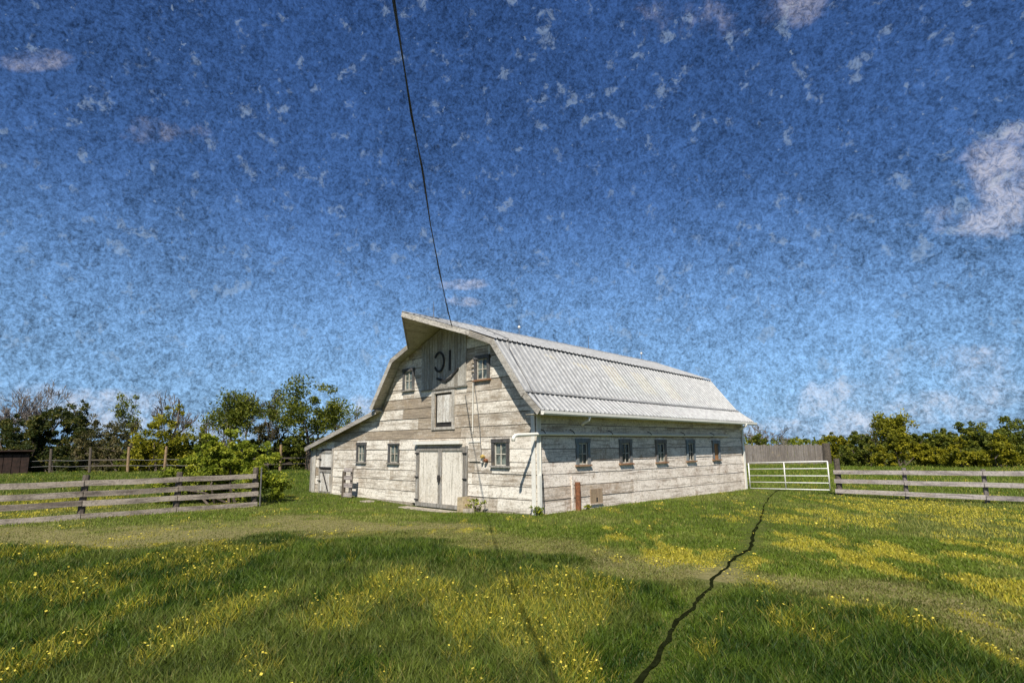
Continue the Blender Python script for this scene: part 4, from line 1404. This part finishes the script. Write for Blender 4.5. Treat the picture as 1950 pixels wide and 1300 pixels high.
def blades(n, dmin, dmax, seed, seg):
    rg = np.random.default_rng(seed)
    d = np.exp(rg.uniform(math.log(dmin), math.log(dmax), n))
    az = rg.uniform(-.98, .98, n) + _fwd
    x, y = CAMU[0] + np.sin(az) * d, CAMU[1] + np.cos(az) * d
    cl = fbm(x, y, 3.5, 3)
    ok = ~((x > LEANX + .02) & (x < .06) & (y > -.03) & (y < YB + .05))
    ok &= ~((x > -5.7) & (x < -2.8) & (y > -1.0 + .2 * np.sin(x * 5)) & (y < 0) & (rg.random(n) < .92))
    ok &= ~((x > -12) & (x < 0) & (y > -.28) & (y < 0) & (rg.random(n) < .6))
    s = zones(x, y)
    track = np.exp(-np.clip(np.abs(s), 0, 6) ** 4)
    ok &= rg.random(n) > track * .18
    cdist = crack_dist(x, y)
    ok &= cdist > .0
    x, y, d, az, s, track, cl, cdist = [q_[ok] for q_ in (x, y, d, az, s, track, cl, cdist)]
    n = len(x)
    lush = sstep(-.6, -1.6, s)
    yel = yellow(x, y)
    patch = fbm(x + 5, y + 80, .45, 4)
    h = (.06 + .075 * lush * (.55 + .9 * cl)) * (1 - .45 * track) * rg.uniform(.55, 1.35, n)
    far = sstep(22, 34, d)
    h = h * (1 + 1.2 * far) + .0
    h *= np.clip(.08 + cdist * 2.2, .08, 1)
    w = np.clip(.0040 + d * .0010, .006, .05) * rg.uniform(.7, 1.3, n)
    z = terrain(x, y) - .01
    th = rg.uniform(0, 2 * np.pi, n)
    bx, by = np.cos(th) * w * .5, np.sin(th) * w * .5
    la = rg.uniform(0, 2 * np.pi, n); lm = h * rg.uniform(.15, .85, n)
    lx, ly_ = np.cos(la) * lm, np.sin(la) * lm
    tint = np.clip(.16 + rg.random(n) * .42 + (cl - .5) * .7 + (patch - .5) * .6 + .30 * sstep(-1, 1.2, s) - .15 * lush - .22 * sstep(-8, -12, x) + .35 * (rg.random(n) < .12), 0, 1)  # lush term: deeper green plus vignette shade painted into the foreground blades
    dry = np.clip(track * .42 + (rg.random(n) < .07) * .6 + (patch > .6) * .15 + rg.random(n) * .12 * (1 - .7 * lush) + .22 * sstep(.6, 2.0, s) * sstep(.42, .6, patch) * (d < 24), 0, 1)
    dry = np.where(rg.random(n) < yel * np.where(lush > .5, .42, .9), 1 + np.sqrt(yel) * rg.uniform(.45, 1.0, n), dry)
    if seg == 2:
        V_ = np.empty((n, 5, 3))
        V_[:, 0] = np.stack([x - bx, y - by, z], 1); V_[:, 1] = np.stack([x + bx, y + by, z], 1)
        V_[:, 2] = np.stack([x + bx * .75 + lx * .3, y + by * .75 + ly_ * .3, z + h * .6], 1)
        V_[:, 3] = np.stack([x - bx * .75 + lx * .3, y - by * .75 + ly_ * .3, z + h * .6], 1)
        V_[:, 4] = np.stack([x + lx, y + ly_, z + h], 1)
        k = np.arange(n)[:, None] * 5
        F_ = np.concatenate([k + np.array([[0, 1, 2]]), k + np.array([[0, 2, 3]]), k + np.array([[3, 2, 4]])], 0)
        return V_.reshape(-1, 3), F_, np.tile(tint, 3), np.tile(dry, 3)
    V_ = np.empty((n, 3, 3))
    V_[:, 0] = np.stack([x - bx, y - by, z], 1); V_[:, 1] = np.stack([x + bx, y + by, z], 1); V_[:, 2] = np.stack([x + lx, y + ly_, z + h], 1)
    return V_.reshape(-1, 3), np.arange(3 * n).reshape(n, 3), tint, dry


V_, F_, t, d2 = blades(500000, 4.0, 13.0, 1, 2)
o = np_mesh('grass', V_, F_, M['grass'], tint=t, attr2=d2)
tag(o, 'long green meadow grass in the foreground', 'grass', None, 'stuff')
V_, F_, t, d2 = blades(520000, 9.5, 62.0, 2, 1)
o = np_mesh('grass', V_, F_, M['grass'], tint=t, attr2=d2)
tag(o, 'short yard grass around the barn and fences', 'grass', None, 'stuff')

# yellow patches of the texture overlay, drawn as small blossoms
rg = np.random.default_rng(9)
n = 130000
d = np.exp(rg.uniform(math.log(4.2), math.log(26), n)); az = rg.uniform(-.78, .78, n) + _fwd
x, y = CAMU[0] + np.sin(az) * d, CAMU[1] + np.cos(az) * d
k = (rg.random(n) < yellow(x, y) ** 2 * .07) & ~((x > LEANX) & (x < .3) & (y > -.6) & (y < YB)) & (crack_dist(x, y) > .04)
x, y, d = x[k], y[k], d[k]
lush = sstep(-.6, -1.6, zones(x, y))
cz = terrain(x, y) + .05 + lush * rg.uniform(.04, .13, len(x)) + rg.uniform(0, .03, len(x))
cc = np.stack([x, y, cz], 1)
m_ = len(cc)
a = rg.normal(size=(m_, 3)) * np.array((1, 1, .5)); a /= np.linalg.norm(a, axis=1)[:, None]
bb = np.cross(a, rg.normal(size=(m_, 3)) * .3 + np.array((0, 0, 1))); bb /= np.linalg.norm(bb, axis=1)[:, None]
sz = (np.clip(.005 + d * .0008, .007, .02) * rg.uniform(.7, 1.5, m_))[:, None]
V_ = np.stack([cc - a * sz, cc + bb * sz, cc + a * sz, cc - bb * sz], 1).reshape(-1, 3)
o = np_mesh('yellow_overlay_patches', V_, np.arange(4 * m_).reshape(m_, 4), M['petal'], tint=rg.random(m_))
tag(o, 'yellow overlay patches drawn as small flowers in the meadow grass', 'flowers', None, 'stuff')

# weeds by the barn
for sx, sy, h_, n_, sd_, lab in ((.16, -.10, .22, 160, 1, 'small green weed tuft at the front corner of the barn'), (-2.05, -.30, .30, 150, 2, 'scruffy weeds beside the timber block at the double door'), (.2, 1.75, .12, 120, 3, 'low weeds by the rusted post on the barn side')):
    rg = np.random.default_rng(300 + sd_)
    o = empty('weed', (sx, sy, 0), lab, 'weed', 'weeds along the barn foot')
    cc = np.stack([sx + rg.normal(size=14) * h_ * .38, sy + rg.normal(size=14) * h_ * .22, rg.uniform(.1, .9, 14) * h_], 1)
    V_, F_, t = leaves(cc, np.full(14, h_ * .22), n_, .05, rg)
    np_mesh('foliage', V_, F_, M['leafbright'], o, tint=t)
    b = MB()
    for c in cc: b.tube([(sx, sy, -.15), tuple((c + np.array((sx, sy, 0))) / 2), tuple(c)], .006, 4, cap=False)
    b.build('stem', M['leafbrown'], o)
